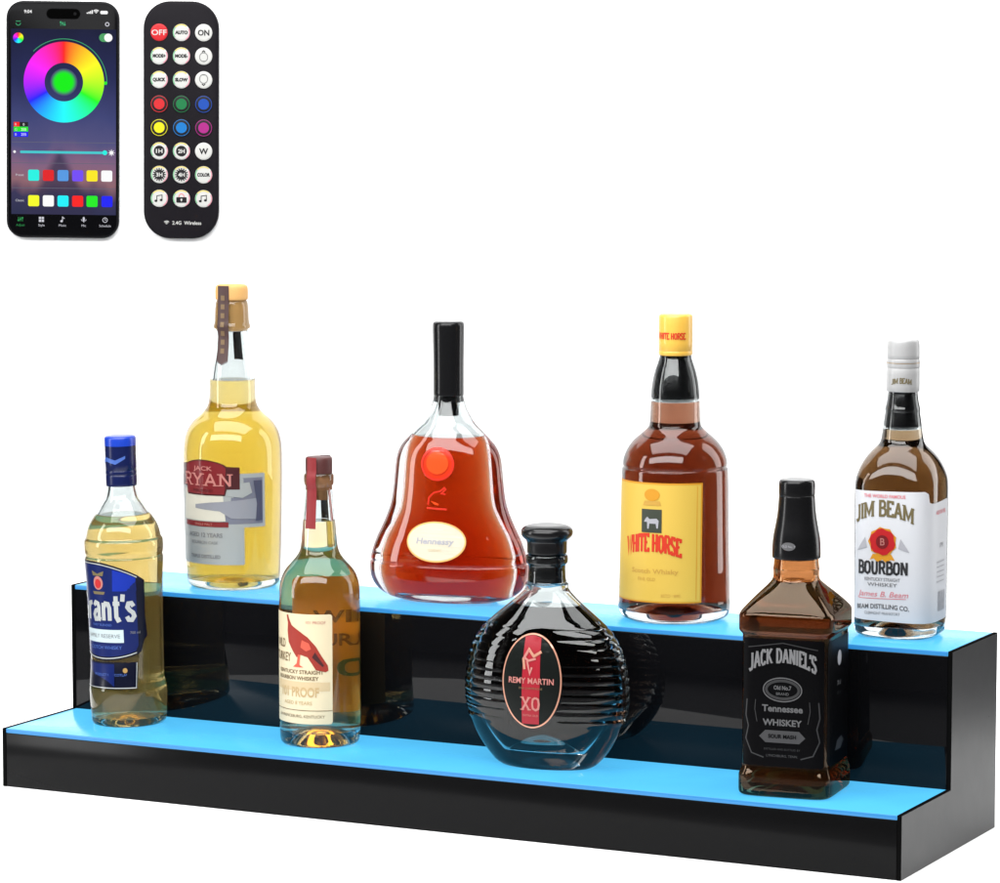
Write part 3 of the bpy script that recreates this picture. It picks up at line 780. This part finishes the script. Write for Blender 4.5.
A_ = D([(150, 15.5), (153, 15.5), (158, 15.3), (163, 14.8), (169, 13.6), (175, 12.5)])
Art().ell(-.001, .1575, .0045, .0026, 'midgrey', .0002).text('OLD No. 7', -.001, .1568, .0014, 'palegrey', .0004).build('printed_seal', cp, bt.surf(A=A_), .0015, .002)
f = bt.surf()
la = Art().rect(-.0266, .0200, .0266, .1008, 'jackblack', .0002, .0015)
lo = la.build('label', b, f, .0015)
tx = Art()
tx.serif("JACK DANIEL'S", 0, .0800, .0095, 'greyprint', .0005, wd=.2, width=.0435, arch=.0062, sl=.26, grow=.2)
tx.text('Old No.7', 0, .0690, .0026, 'midgrey', .0005, bold=.03, width=.0115); tx.text('BRAND', 0, .0655, .0018, 'midgrey', .0005)
tx.text('Tennessee', 0, .0550, .0042, 'midgrey', .0005, bold=.03, width=.0265)
tx.text('WHISKEY', 0, .0462, .0040, 'midgrey', .0005, bold=.03, width=.0255)
tx.text('SOUR MASH', 0, .0382, .0024, 'jackblack', .0007, bold=.03)
tx.text('DISTILLED AND BOTTLED BY', 0, .0305, .0013, 'charprint', .0005)
tx.text('LYNCHBURG, TENN.', 0, .0262, .0016, 'darkgrey', .0005)
tx.build('lettering', lo, f, .0015)
em = Art()
em.arc(0, .0690, .0128, .0078, .0007, 'midgrey', .0005).arc(0, .0690, .0115, .0066, .0018, 'charprint', .0004)
em.poly([(-.0150, .0390), (-.0110, .0430), (.0110, .0430), (.0150, .0390), (.0110, .0352), (-.0110, .0352)], 'darkgrey', .0004)
for s_ in (-1, 1):
    em.stroke([(s_ * .0232, .0620), (s_ * .0240, .0520), (s_ * .0222, .0450), (s_ * .0240, .0370), (s_ * .0200, .0280), (s_ * .0120, .0255)], .0008, 'charprint', .0004)
    em.stroke([(s_ * .0175, .0620), (s_ * .0180, .0560), (s_ * .0165, .0480)], .0005, 'charprint', .0004)
em.stroke([(-.0225, .0950), (0, .0985), (.0225, .0950)], .0006, 'charprint', .0004)
em.build('printed_scrolls', lo, f, .0015)
# the side label is the same paper on the right face
OFF = .0540
sd = Art().rect(OFF - .0246, .0205, OFF + .0236, .1000, 'jackblack', .0002, .0045)
so = sd.build('side_label', b, f, .0015)
tx = Art()
tx.ell(OFF - .002, .0870, .0045, .0048, 'palegrey', .0004, 24).text('70 cl', OFF - .003, .0700, .0030, 'midgrey', .0005, bold=.03)
tx.text('40% vol', OFF - .003, .0640, .0022, 'charprint', .0005)
tx.poly([(OFF - .011, .0290), (OFF - .006, .0350), (OFF + .004, .0365), (OFF + .009, .0330), (OFF + .002, .0285)], 'darkgrey', .0004)
tx.build('lettering', so, f, .0015)

# ------------------------------------------------------------------ 8 white-label bourbon, back right
b = root('liquor_bottle', (.6047, .1435, Z2), (0, 0, R(3.5)), 'rounded square bourbon bottle with white cap and white label bearing a red seal', 'bottle', BG)
q = 3.6
BP = [(1.1, 24.4, 1, 3), (1.9, 26, 1, 3.2), (3.5, 27.0, 1, q), (8, 27.6, 1, q), (14, 27.8, 1, q), (57, 28.0, 1, q), (91, 28.0, 1, q), (98.5, 27.9, 1, q), (103, 27.6, 1, 3.4), (107, 26.8, 1, 3), (111, 25.5, 1, 2.7), (115, 23.6, 1, 2.4), (119, 20.8, 1, 2.2), (122, 17.9, 1, 2.05), (124.5, 15.3, 1, 2), (127, 14.0, 1, 2), (130, 13.4, 1, 2), (136, 12.6, 1, 2), (142, 11.8, 1, 2), (146, 11.2, 1, 2), (146.8, 11.4, 1, 2), (148, 11.5, 1, 2), (149.2, 11.0, 1, 2), (153, 10.2, 1, 2), (158, 9.6, 1, 2), (175, 9.3, 1, 2)]
bt = Bottle(b, sec(BP), N=120)
lathe('dark_neck_core', [(136, 8.3), (136.3, 9.3), (142, 8.6), (148, 7.8), (158.6, 6.6), (158.7, 5)], M['stopper'], b)  # no real stopper: black shape added for the neck's dark refraction
bt.glass(M['glass'], .1345, .1355, t=.0026, base=.008, dome=.004, liq=glass_mat('brown_bourbon', ior=.91, T=(.085, .030, .007), d=.055, k=.07, body=(.12, .05, .015)))
cp = lathe('cap', [(159, 9.6), (159, 10.5), (159.6, 10.8), (174, 10.7), (174.4, 10.5), (174.8, 10.7), (180, 10.6), (180.3, 10.4), (180.6, 10.6), (190.6, 10.4), (192.4, 9.9), (193, 8.8), (193, 6)], M['whitecap'], b)
A_ = np.array([(.15, .0108, .0108, 2), (.21, .0105, .0105, 2)])
tx = Art().serif('JIM BEAM', .002, .1640, .0034, 'olive', .0002, wd=.18, width=.0135, arch=.0010)
tx.stroke([(-.028, .1778), (.028, .1778)], .0003, 'gold', .0002)
tx.build('lettering', cp, bt.surf(A=A_), .0015)
f = bt.surf()
la = Art().poly([(-.0262, .0130), (.0235, .0115), (.0560, .0118), (.0580, .0140), (.0580, .0880), (.0560, .0900), (.0295, .0890), (.0272, .0898), (.0262, .0955), (.0235, .0970), (-.0262, .0965)], 'whitelabel', .0002)
lo = la.build('label', b, f, .0012)
tx = Art()
tx.text('THE WORLD FAMOUS', -.003, .0925, .0022, 'pinkprint', .0004, bold=.02, width=.028)
tx.serif('JIM BEAM', -.0035, .0760, .0100, 'olive', .0004, wd=.17, width=.0400, arch=.0048, sl=.28)
tx.serif('BOURBON', -.0040, .0430, .0082, 'charprint', .0004, wd=.19, width=.0345, sl=.24)
tx.text('KENTUCKY STRAIGHT', -.004, .0385, .0022, 'greyprint', .0004, bold=.01, width=.024)
tx.text('WHISKEY', -.004, .0350, .0024, 'greyprint', .0004, bold=.01, width=.020)
tx.text('James B. Beam', -.004, .0283, .0036, 'pinkprint', .0004, width=.034, slant=.3)
tx.stroke([(-.0205, .0268), (.012, .0274)], .0004, 'pinkprint', .0004)
tx.text('BEAM DISTILLING CO.', -.004, .0196, .0030, 'midgrey', .0004, bold=.02, width=.036, arch=.001)
tx.text('CLERMONT FRANKFORT', -.004, .0166, .0018, 'greyprint', .0004, width=.024)
tx.text('AGED FOUR YEARS', .0430, .0815, .0026, 'pinkprint', .0004, bold=.02, width=.018)
tx.text('1795', .0445, .0595, .0030, 'greyprint', .0004)
for k in range(5): tx.rect(.036, .0500 - k * .0032, .051, .0506 - k * .0032, 'palegrey', .0004)
for k in range(9): tx.rect(.0385 + k * .0016, .0180, .0385 + k * .0016 + (.0010 if k % 3 else .0006), .0310, 'palegrey', .0004)
tx.build('lettering', lo, f, .0012)
em = Art()
em.poly([(-.0125, .0520), (-.0105, .0560), (.0020, .0560), (.0045, .0520), (.0015, .0525), (-.0015, .0505), (-.0040, .0525), (-.0070, .0505), (-.0100, .0530)], 'orangeprint', .0004)
em.poly([(-.004 + (.0098 if i % 2 else .0088) * math.cos(i * PI / 9), .0640 + (.0098 if i % 2 else .0088) * math.sin(i * PI / 9)) for i in range(18)], 'orangeprint', .0005)
em.poly([(-.004 + (.0088 if i % 3 else .0080) * math.cos(i * PI / 9 + .2), .0640 + (.0088 if i % 3 else .0080) * math.sin(i * PI / 9 + .2)) for i in range(18)], 'red', .0007)
em.ell(-.004, .0640, .0042, .0044, 'deepred', .0009); em.serif('B', -.004, .0620, .0042, 'rose', .0011, wd=.16)
for s_ in (-1, 1): em.poly([(-.004 + s_ * .0105, .0600), (-.004 + s_ * .018, .0575), (-.004 + s_ * .0165, .0600), (-.004 + s_ * .012, .0665)], 'palegrey', .0004)
em.build('red_seal', lo, f, .0012)

# ------------------------------------------------------------------ phone and remote hanging on the white backdrop
S = 1 / 1311.8                     # one artwork unit
def facing(name, pt, label, cat, roll):
    o = root(name, pt, (0, 0, 0), label, cat)
    zax = -FW; xax = RT; yax = Vector((0, 0, 1))
    m = Matrix((xax, yax, zax)).transposed().to_4x4()
    o.rotation_euler = (m @ Matrix.Rotation(R(roll), 4, 'Z')).to_euler()
    return o
def emitter(name, col, es=1.):
    return mat('lit_' + name, (.01, .01, .01), .3, ior=1.08, emit=col, es=es)
for nm, cl in {'cyan': (20, 240, 225), 'red': (225, 10, 20), 'sky': (80, 150, 225), 'violet': (112, 70, 245), 'yellow': (250, 230, 10), 'white': (250, 250, 250), 'lemon': (245, 250, 20), 'aqua': (5, 240, 250),
               'scarlet': (250, 10, 10), 'green': (10, 235, 15), 'blue': (5, 10, 245), 'grey': (205, 205, 214), 'mint': (50, 165, 110), 'togglegreen': (70, 160, 95), 'teal': (60, 200, 205), 'dimgrey': (95, 95, 115), 'tabgreen': (30, 140, 70), 'black': (4, 4, 6)}.items():
    M['s_' + nm] = emitter(nm + '_pixels', srgb(*cl))

def screen_mat():
    m = mat('phone_wallpaper', (.004, .004, .004), .3, ior=1.08); nt = m.node_tree; p = nt.nodes['Principled BSDF']
    N = nt.nodes.new; L = nt.links.new
    tc = N('ShaderNodeTexCoord'); sp = N('ShaderNodeSeparateXYZ'); L(tc.outputs['Generated'], sp.inputs[0])
    nz = N('ShaderNodeTexNoise'); nz.inputs['Scale'].default_value = 3.5; L(tc.outputs['Generated'], nz.inputs['Vector'])
    def mth(op, a, b=None, c_=None):
        n = N('ShaderNodeMath'); n.operation = op
        for i, v in enumerate((a, b, c_)):
            if v is None: continue
            if isinstance(v, (int, float)): n.inputs[i].default_value = v
            else: L(v, n.inputs[i])
        return n.outputs[0]
    y = mth('ADD', sp.outputs['Y'], mth('MULTIPLY', mth('SUBTRACT', nz.outputs['Fac'], .5), .16))
    cr = N('ShaderNodeValToRGB'); L(y, cr.inputs[0]); e = cr.color_ramp.elements
    e[0].position = 0; e[0].color = (*srgb(46, 50, 86), 1); e[1].position = 1; e[1].color = (*srgb(20, 25, 62), 1)
    for ps, cl in ((.09, (62, 58, 96)), (.17, (158, 112, 122)), (.26, (146, 108, 140)), (.37, (92, 90, 140)), (.52, (68, 74, 130)), (.75, (36, 42, 92))):
        q_ = e.new(ps); q_.color = (*srgb(*cl), 1)
    dx = mth('ABSOLUTE', mth('SUBTRACT', sp.outputs['X'], .46))
    half = mth('MAXIMUM', mth('MULTIPLY', mth('SUBTRACT', .36, sp.outputs['Y']), .95), .035)
    inside = N('ShaderNodeMapRange'); inside.interpolation_type = 'SMOOTHSTEP'
    L(mth('SUBTRACT', half, dx), inside.inputs[0]); inside.inputs[1].default_value = -.05; inside.inputs[2].default_value = .06
    ylim = N('ShaderNodeMapRange'); ylim.interpolation_type = 'SMOOTHSTEP'; L(sp.outputs['Y'], ylim.inputs[0])
    ylim.inputs[1].default_value = .37; ylim.inputs[2].default_value = .31
    mx = N('ShaderNodeMix'); mx.data_type = 'RGBA'
    L(mth('MULTIPLY', mth('MULTIPLY', inside.outputs[0], ylim.outputs[0]), .8), mx.inputs[0])
    L(cr.outputs[0], mx.inputs[6]); mx.inputs[7].default_value = (*srgb(54, 50, 84), 1)
    L(mx.outputs[2], p.inputs['Emission Color']); p.inputs['Emission Strength'].default_value = .8
    return m
def wheel_mat(dot=False):
    m = mat('colour_wheel_pixels' if not dot else 'green_glow_pixels', (.004, .004, .004), .3, ior=1.08); nt = m.node_tree; p = nt.nodes['Principled BSDF']
    N = nt.nodes.new; L = nt.links.new
    tc = N('ShaderNodeTexCoord'); sp = N('ShaderNodeSeparateXYZ'); L(tc.outputs['Object'], sp.inputs[0])
    if dot:
        ln = N('ShaderNodeVectorMath'); ln.operation = 'LENGTH'; L(tc.outputs['Object'], ln.inputs[0])
        mr = N('ShaderNodeMapRange'); mr.interpolation_type = 'SMOOTHSTEP'; L(ln.outputs['Value'], mr.inputs[0])
        mr.inputs[1].default_value = 8 * S; mr.inputs[2].default_value = 13.5 * S
        mx = N('ShaderNodeMix'); mx.data_type = 'RGBA'; L(mr.outputs[0], mx.inputs[0])
        mx.inputs[6].default_value = (*srgb(8, 240, 12), 1); mx.inputs[7].default_value = (*srgb(70, 72, 112), 1)
        L(mx.outputs[2], p.inputs['Emission Color'])
    else:
        a = N('ShaderNodeMath'); a.operation = 'ARCTAN2'; L(sp.outputs['X'], a.inputs[0]); L(sp.outputs['Y'], a.inputs[1])
        d = N('ShaderNodeMath'); d.operation = 'DIVIDE'; L(a.outputs[0], d.inputs[0]); d.inputs[1].default_value = 2 * PI
        fr = N('ShaderNodeMath'); fr.operation = 'FRACT'; L(d.outputs[0], fr.inputs[0])
        cc = N('ShaderNodeCombineColor'); cc.mode = 'HSV'; L(fr.outputs[0], cc.inputs[0]); cc.inputs[1].default_value = .985; cc.inputs[2].default_value = 1
        L(cc.outputs[0], p.inputs['Emission Color'])
    p.inputs['Emission Strength'].default_value = 1
    return m

# phone -----------------------------------------------------------------
ph = facing('smartphone', Vector((-.12760, .28094, .45356)), 'black smartphone showing a rainbow colour wheel app on its screen', 'phone', -.72)
M['phoneblack'] = mat('black_phone_body', (.002, .002, .0025), .2, ior=1.12)
M['phonerim'] = mat('dark_metal_rim', (.006, .006, .007), .4, ior=1.15)
slab('phone_case', lambda i: rrect((-56.3 + i) * S, (-118 + i) * S, (56.3 - i) * S, (118 - i) * S, (17 - i) * S, 8),
     [(-.0068, 2.5), (-.0062, .7), (-.0054, 0), (-.0018, 0), (-.0008, .7), (-.0002, 2.2)], M['phonerim'], ph)
slab('front_glass', lambda i: rrect((-54.2 + i) * S, (-116 + i) * S, (54.2 - i) * S, (116 - i) * S, (15 - i) * S, 8), [(-.0004, 0), (.0000, .1), (.00015, .6)], M['phoneblack'], ph)
PX = lambda x, y: (x / 3.608 - 62.3, 120.3 - y / 3.608)         # crop pixels of the study -> artwork units
pf = lambda u, v, l: Vector((u * S, v * S, l))
def pbuild(art, name, parent): return art.build(name, parent, pf, None)
scr = Art().rect(*PX(40, 775), *PX(418, 108), screen_mat(), .00025); scr = pbuild(scr, 'screen', ph)
cx, cy = PX(230, 298)
def disc(name, r1, r0, m, cx, cy, z):
    seg = 96; V, F = [], []
    for i in range(seg):
        a = 2 * PI * i / seg
        for r in (r0, r1): V.append((r * S * math.cos(a), r * S * math.sin(a), 0))
    for i in range(seg):
        j = (i + 1) % seg; F.append((2 * i, 2 * i + 1, 2 * j + 1, 2 * j))
    o = link_mesh(name, V, F, m, scr, smooth=False); o.location = (cx * S, cy * S, z); return o
disc('color_wheel', 40.2, 19.2, wheel_mat(), cx, cy, .0005)
disc('green_dot', 13.6, 0.02, wheel_mat(True), cx, cy, .0005)
disc('mini_color_wheel', 5.2, .02, wheel_mat(), *PX(66, 141), .0005)
a = Art().arc(cx, cy, 43.3, 43.3, .7, 's_mint', .00045, 0, 135).ell(*PX(380, 300), 1.7, 1.7, 's_green', .0005)
pbuild(a, 'brightness_arc', scr)
a = Art().rect(*PX(357, 152), *PX(404, 122), 's_togglegreen', .0004, 4.1).ell(*PX(390, 137), 4.1, 4.1, 's_white', .0005)
pbuild(a, 'toggle_switch', scr)
for (x, y, nm) in [(121, 634, 'cyan'), (174, 634, 'red'), (227, 634, 'sky'), (280, 634, 'violet'), (332, 634, 'yellow'), (385, 634, 'white'),
                   (121, 726, 'lemon'), (174, 726, 'white'), (227, 726, 'aqua'), (280, 726, 'scarlet'), (332, 726, 'green'), (386, 726, 'blue')]:
    a = Art().rect(*PX(x - 20, y + 20), *PX(x + 20, y - 20), 's_' + nm, .0005, 1.7)
    pbuild(a, 'color_swatch', scr)
a = Art().rect(*PX(72, 555), *PX(380, 546), 's_teal', .0004, .8).ell(*PX(378, 550), 2.4, 2.4, 's_cyan', .0005)
a.ell(*PX(52, 550), 1.3, 1.3, 's_white', .0005).ell(*PX(402, 550), 2.0, 2.0, 's_white', .0005)
for k in range(8):
    q = k * PI / 4; x, y = PX(402, 550); a.stroke([(x + 2.4 * math.cos(q), y + 2.4 * math.sin(q)), (x + 3.3 * math.cos(q), y + 3.3 * math.sin(q))], .6, 's_white', .0005)
pbuild(a, 'brightness_slider', scr)
a = Art()
for yy in (515, 590, 680): a.rect(*PX(42, yy + 1), *PX(416, yy - 1), 's_dimgrey', .0003)
pbuild(a, 'divider_line', scr)
a = Art()
a.rect(*PX(49, 459), *PX(70, 443), 's_scarlet', .0004).rect(*PX(70, 459), *PX(101, 443), 's_black', .0004)
a.rect(*PX(49, 477), *PX(101, 460), 's_green', .0004).rect(*PX(49, 496), *PX(101, 478), 's_blue', .0004)
for t, y, v in (('R', 456, '0'), ('G', 474, '255'), ('B', 492, '255')):
    x0, y0 = PX(57, y); a.text(t, x0, y0, 2.6, 's_grey', .0005); x1, y1 = PX(85, y); a.text(v, x1, y1, 2.6, 's_white', .0005)
pbuild(a, 'color_readout', scr)
a = Art()
x, y = PX(101, 52); a.text('9:04', x, y, 3.3, 's_white', .0004, bold=.02)
for k in range(4): x, y = PX(312 + k * 6, 52); a.rect(x, y, x + 1.2, y + 1.2 + k * .8, 's_white', .0004)
x, y = PX(346, 51)
for r in (1.2, 2.6, 4.0): a.arc(x, y, r, r, .9, 's_white', .0004, 45, 135, 12)
a.rect(*PX(361, 53), *PX(388, 41), 's_white', .0004, 1.2)
x, y = PX(66, 88); a.arc(x, y, 2.6, 2.6, .7, 's_mint', .0004, 180, 360, 12).stroke([(x - 2.4, y + 1.8), (x + 2.4, y + 1.8)], .7, 's_mint', .0004)
x, y = PX(227, 89)
for k in (-2, 0, 2): a.stroke([(x + k - .3, y - 2), (x + k - .3, y + 2)], .6, 's_mint', .0004); a.ell(x + k - .3, y - .6 * k + .3, 1, 1, 's_mint', .00045, 10)
x, y = PX(386, 89); a.arc(x, y, 2.2, 2.2, .9, 's_grey', .0004, 0, 360, 16)
x, y = PX(71, 637); a.text('Preset', x, y, 2.3, 's_grey', .0004); x, y = PX(71, 729); a.text('Classic', x, y, 2.3, 's_grey', .0004)
for t, xx, mm in (('Adjust', 73, 's_tabgreen'), ('Style', 149, 's_grey'), ('Music', 225, 's_grey'), ('Mic', 302, 's_grey'), ('Schedule', 379, 's_grey')):
    x, y = PX(xx, 818); a.text(t, x, y, 2.4, mm, .0004)
x, y = PX(73, 793)
for k in (-2, 0, 2): a.stroke([(x + k, y - 2.2), (x + k, y + 2.2)], .6, 's_tabgreen', .0004); a.ell(x + k, y + .6 * k, 1, 1, 's_tabgreen', .00045, 10)
x, y = PX(149, 793)
for i in (0, 1):
    for j in (0, 1): a.rect(x - 2.6 + i * 2.8, y - 2.6 + j * 2.8, x - .3 + i * 2.8, y - .3 + j * 2.8, 's_grey', .0004)
x, y = PX(225, 793); a.stroke([(x, y - 1.5), (x, y + 2.5), (x + 2, y + 1)], .8, 's_grey', .0004).ell(x - .9, y - 1.6, 1.3, 1.1, 's_grey', .00045, 12)
x, y = PX(302, 793); a.ell(x, y + 1, 1.1, 2.0, 's_grey', .0004, 14).stroke([(x, y - 1), (x, y - 2.6)], .7, 's_grey', .0004).stroke([(x - 2.6, y + .4), (x - 1.6, y - 1), (x + 1.6, y - 1), (x + 2.6, y + .4)], .5, 's_grey', .00045)
x, y = PX(379, 793); a.arc(x, y, 2.6, 2.6, .6, 's_grey', .0004, 0, 360, 18).stroke([(x, y + 1.6), (x, y), (x + 1, y)], .5, 's_grey', .0004)
pbuild(a, 'lettering', scr)
M['lens'] = mat('dark_camera_cutout', (.001, .001, .001), .2, ior=1.05); M['lensrim'] = mat('camera_cutout_rim', (.006, .006, .0065), .4, ior=1.1)
a = Art().rect(*PX(166, 73), *PX(290, 34), M['lensrim'], .00025, 5.3).rect(*PX(168, 71), *PX(288, 36), M['lens'], .00032, 4.7).ell(*PX(270, 53), 1.6, 1.6, M['lensrim'], .0004, 16)
pbuild(a, 'camera_cutout', ph)
for y0, y1 in ((20, 38), (44, 56)): pass

# remote ------------------------------------------------------------------
rm = facing('remote_control', Vector((-.04674, .32120, .45329)), 'slim black remote control with rows of white and coloured round buttons', 'remote control', -.5)
M['remoteblack'] = mat('matt_black_plastic', (.0075, .0065, .0085), .5, ior=1.15, bump=.08, bscale=1500)
slab('remote_case', lambda i: rrect((-37.6 + i) * S, (-118.4 + i) * S, (37.6 - i) * S, (118.4 - i) * S, (27 - i) * S, 12),
     [(-.0068, 3), (-.0062, 1), (-.0054, 0), (-.0022, 0), (-.0010, .5), (-.0004, 1.4), (-.0000, 3)], M['remoteblack'], rm)
for nm, cl, em_ in (('bwhite', (212, 212, 208), 0), ('bred', (206, 38, 44), 0), ('bgreen', (20, 118, 66), 0), ('bblue', (22, 74, 170), 0), ('byellow', (222, 214, 20), 0), ('bsky', (16, 116, 190), 0), ('bmagenta', (166, 36, 128), 0), ('bdark', (24, 22, 26), 0),
                    ('ryellow', (226, 206, 90), 0), ('rgreen', (120, 190, 140), 0), ('rpink', (226, 140, 160), 0), ('bpink', (226, 130, 140), 0), ('bgrey', (120, 120, 120), 0)):
    M[nm] = mat('button_' + nm, tuple(v * .62 for v in srgb(*cl)), .4, ior=1.3)
RX = lambda x, y: (130 + x / 3.604 - 180.8, 120.6 - y / 3.604)
cols = (105, 185, 265); rows = (120, 204, 289, 376, 461, 545, 630, 716)
legend = [['OFF', 'AUTO', 'ON'], ['MODE+', 'MODE-', 'UP'], ['QUICK', 'SLOW', 'DN'], ['bred', 'bgreen', 'bblue'], ['byellow', 'bsky', 'bmagenta'], ['1H', '2H', 'W'], ['3H', '4H', 'COLOR'], ['NOTE', 'LOCK', 'NOTE']]
RB = 8.6
for i, yy in enumerate(rows):
    for j, xx in enumerate(cols):
        t = legend[i][j]; cx, cy = RX(xx, yy); lit = t.startswith('b')
        V, F = loft(np.array([(-.0004, RB * S, RB * S, 2), (.0004, RB * S, RB * S, 2), (.0007, RB * .95 * S, RB * .95 * S, 2), (.0008, RB * .8 * S, RB * .8 * S, 2)]), 40)
        bo = link_mesh('button', V, F, M['bred'] if t == 'OFF' else M['bdark'] if lit else M['bwhite'], rm, sharp=40)
        bo.location = (cx * S, cy * S, 0)
        a = Art(); z = .00088
        if lit:
            a.ell(0, 0, 5.4, 5.4, t, z).arc(0, 0, 8.3, 8.3, .55, t, z)
            pbuild(a, 'colour_spot', bo); continue
        if t not in ('OFF', 'ON', 'UP', 'DN', 'W') :
            a.arc(0, 0, 8.4, 8.4, 1.0, 'ryellow', z, 50, 140, 16).arc(0, 0, 8.4, 8.4, 1.0, 'rgreen', z, 140, 215, 16).arc(0, 0, 8.4, 8.4, .8, 'rpink', z, -60, 30, 16)  # rim arcs paint a rainbow sheen into the button colour
        if t == 'OFF': a.text(t, 0, -2.6, 5.4, 'bwhite', z, bold=.01, width=15)
        elif t == 'ON': a.text(t, 0, -2.7, 5.6, 'bdark', z, bold=.03, width=11.5)
        elif t == 'W': a.text(t, 0, -2.8, 5.8, 'bdark', z, bold=.03)
        elif t in ('1H', '2H', '3H', '4H'):
            if t in ('1H', '2H'): a.ell(0, 0, 5.4, 5.4, 'bdark', z)
            else:
                for k in range(16):
                    q = 2 * PI * k / 16; a.stroke([(4.6 * math.cos(q), 4.6 * math.sin(q)), (6.6 * math.cos(q), 6.6 * math.sin(q))], 1.2, 'bdark', z + k * 2e-6)
                a.ell(0, 0, 4.9, 4.9, 'bdark', z + .00005)
            a.text(t, 0, -1.9, 3.9, 'bwhite', z + .0001, bold=.03, width=6.6)
        elif t in ('UP', 'DN'):
            k = 1 if t == 'UP' else -1
            a.arc(0, -1 * k, 4.4, 4.8, .8, 'bgrey', z).stroke([(-1.6, 4.0 * k), (0, 5.4 * k), (1.6, 4.0 * k)], 1.0, 'bdark', z + .00004)
            a.rect(-1.6, -5.6 * k, 1.6, -4.6 * k, 'bgrey', z + .00004)
        elif t == 'NOTE':
            a.stroke([(-2.4, -2), (-2.4, 2.6), (2.8, 3.4), (2.8, -1.2)], .8, 'bdark', z).ell(-3.3, -2.4, 1.5, 1.2, 'bdark', z + .00004, 16).ell(1.9, -1.6, 1.5, 1.2, 'bdark', z + .00004, 16)
        elif t == 'LOCK':
            a.arc(0, 1.2, 3.1, 4.0, .9, 'bpink', z, 0, 180, 16).rect(-5.2, -4.2, 5.2, 1.4, 'bdark', z + .00004, .8).ell(0, -1, 1, 1, 'bwhite', z + .0001, 12).rect(-.4, -2.8, .4, -1.2, 'bwhite', z + .00012)
        else: a.text(t, 0, -1.5, 3.3, 'bdark', z, bold=.06, width=12.8)
        pbuild(a, 'lettering', bo)
a = Art(); x, y = RX(204, 810)
a.text('2.4G  Wireless', x, y, 3.6, 'bwhite', .0002, bold=.015, width=29)
x, y = RX(131, 810)
for r in (1.2, 2.5, 3.8): a.arc(x, y, r, r, .7, 'bwhite', .0002, 45, 135, 12)
pbuild(a, 'lettering', rm)
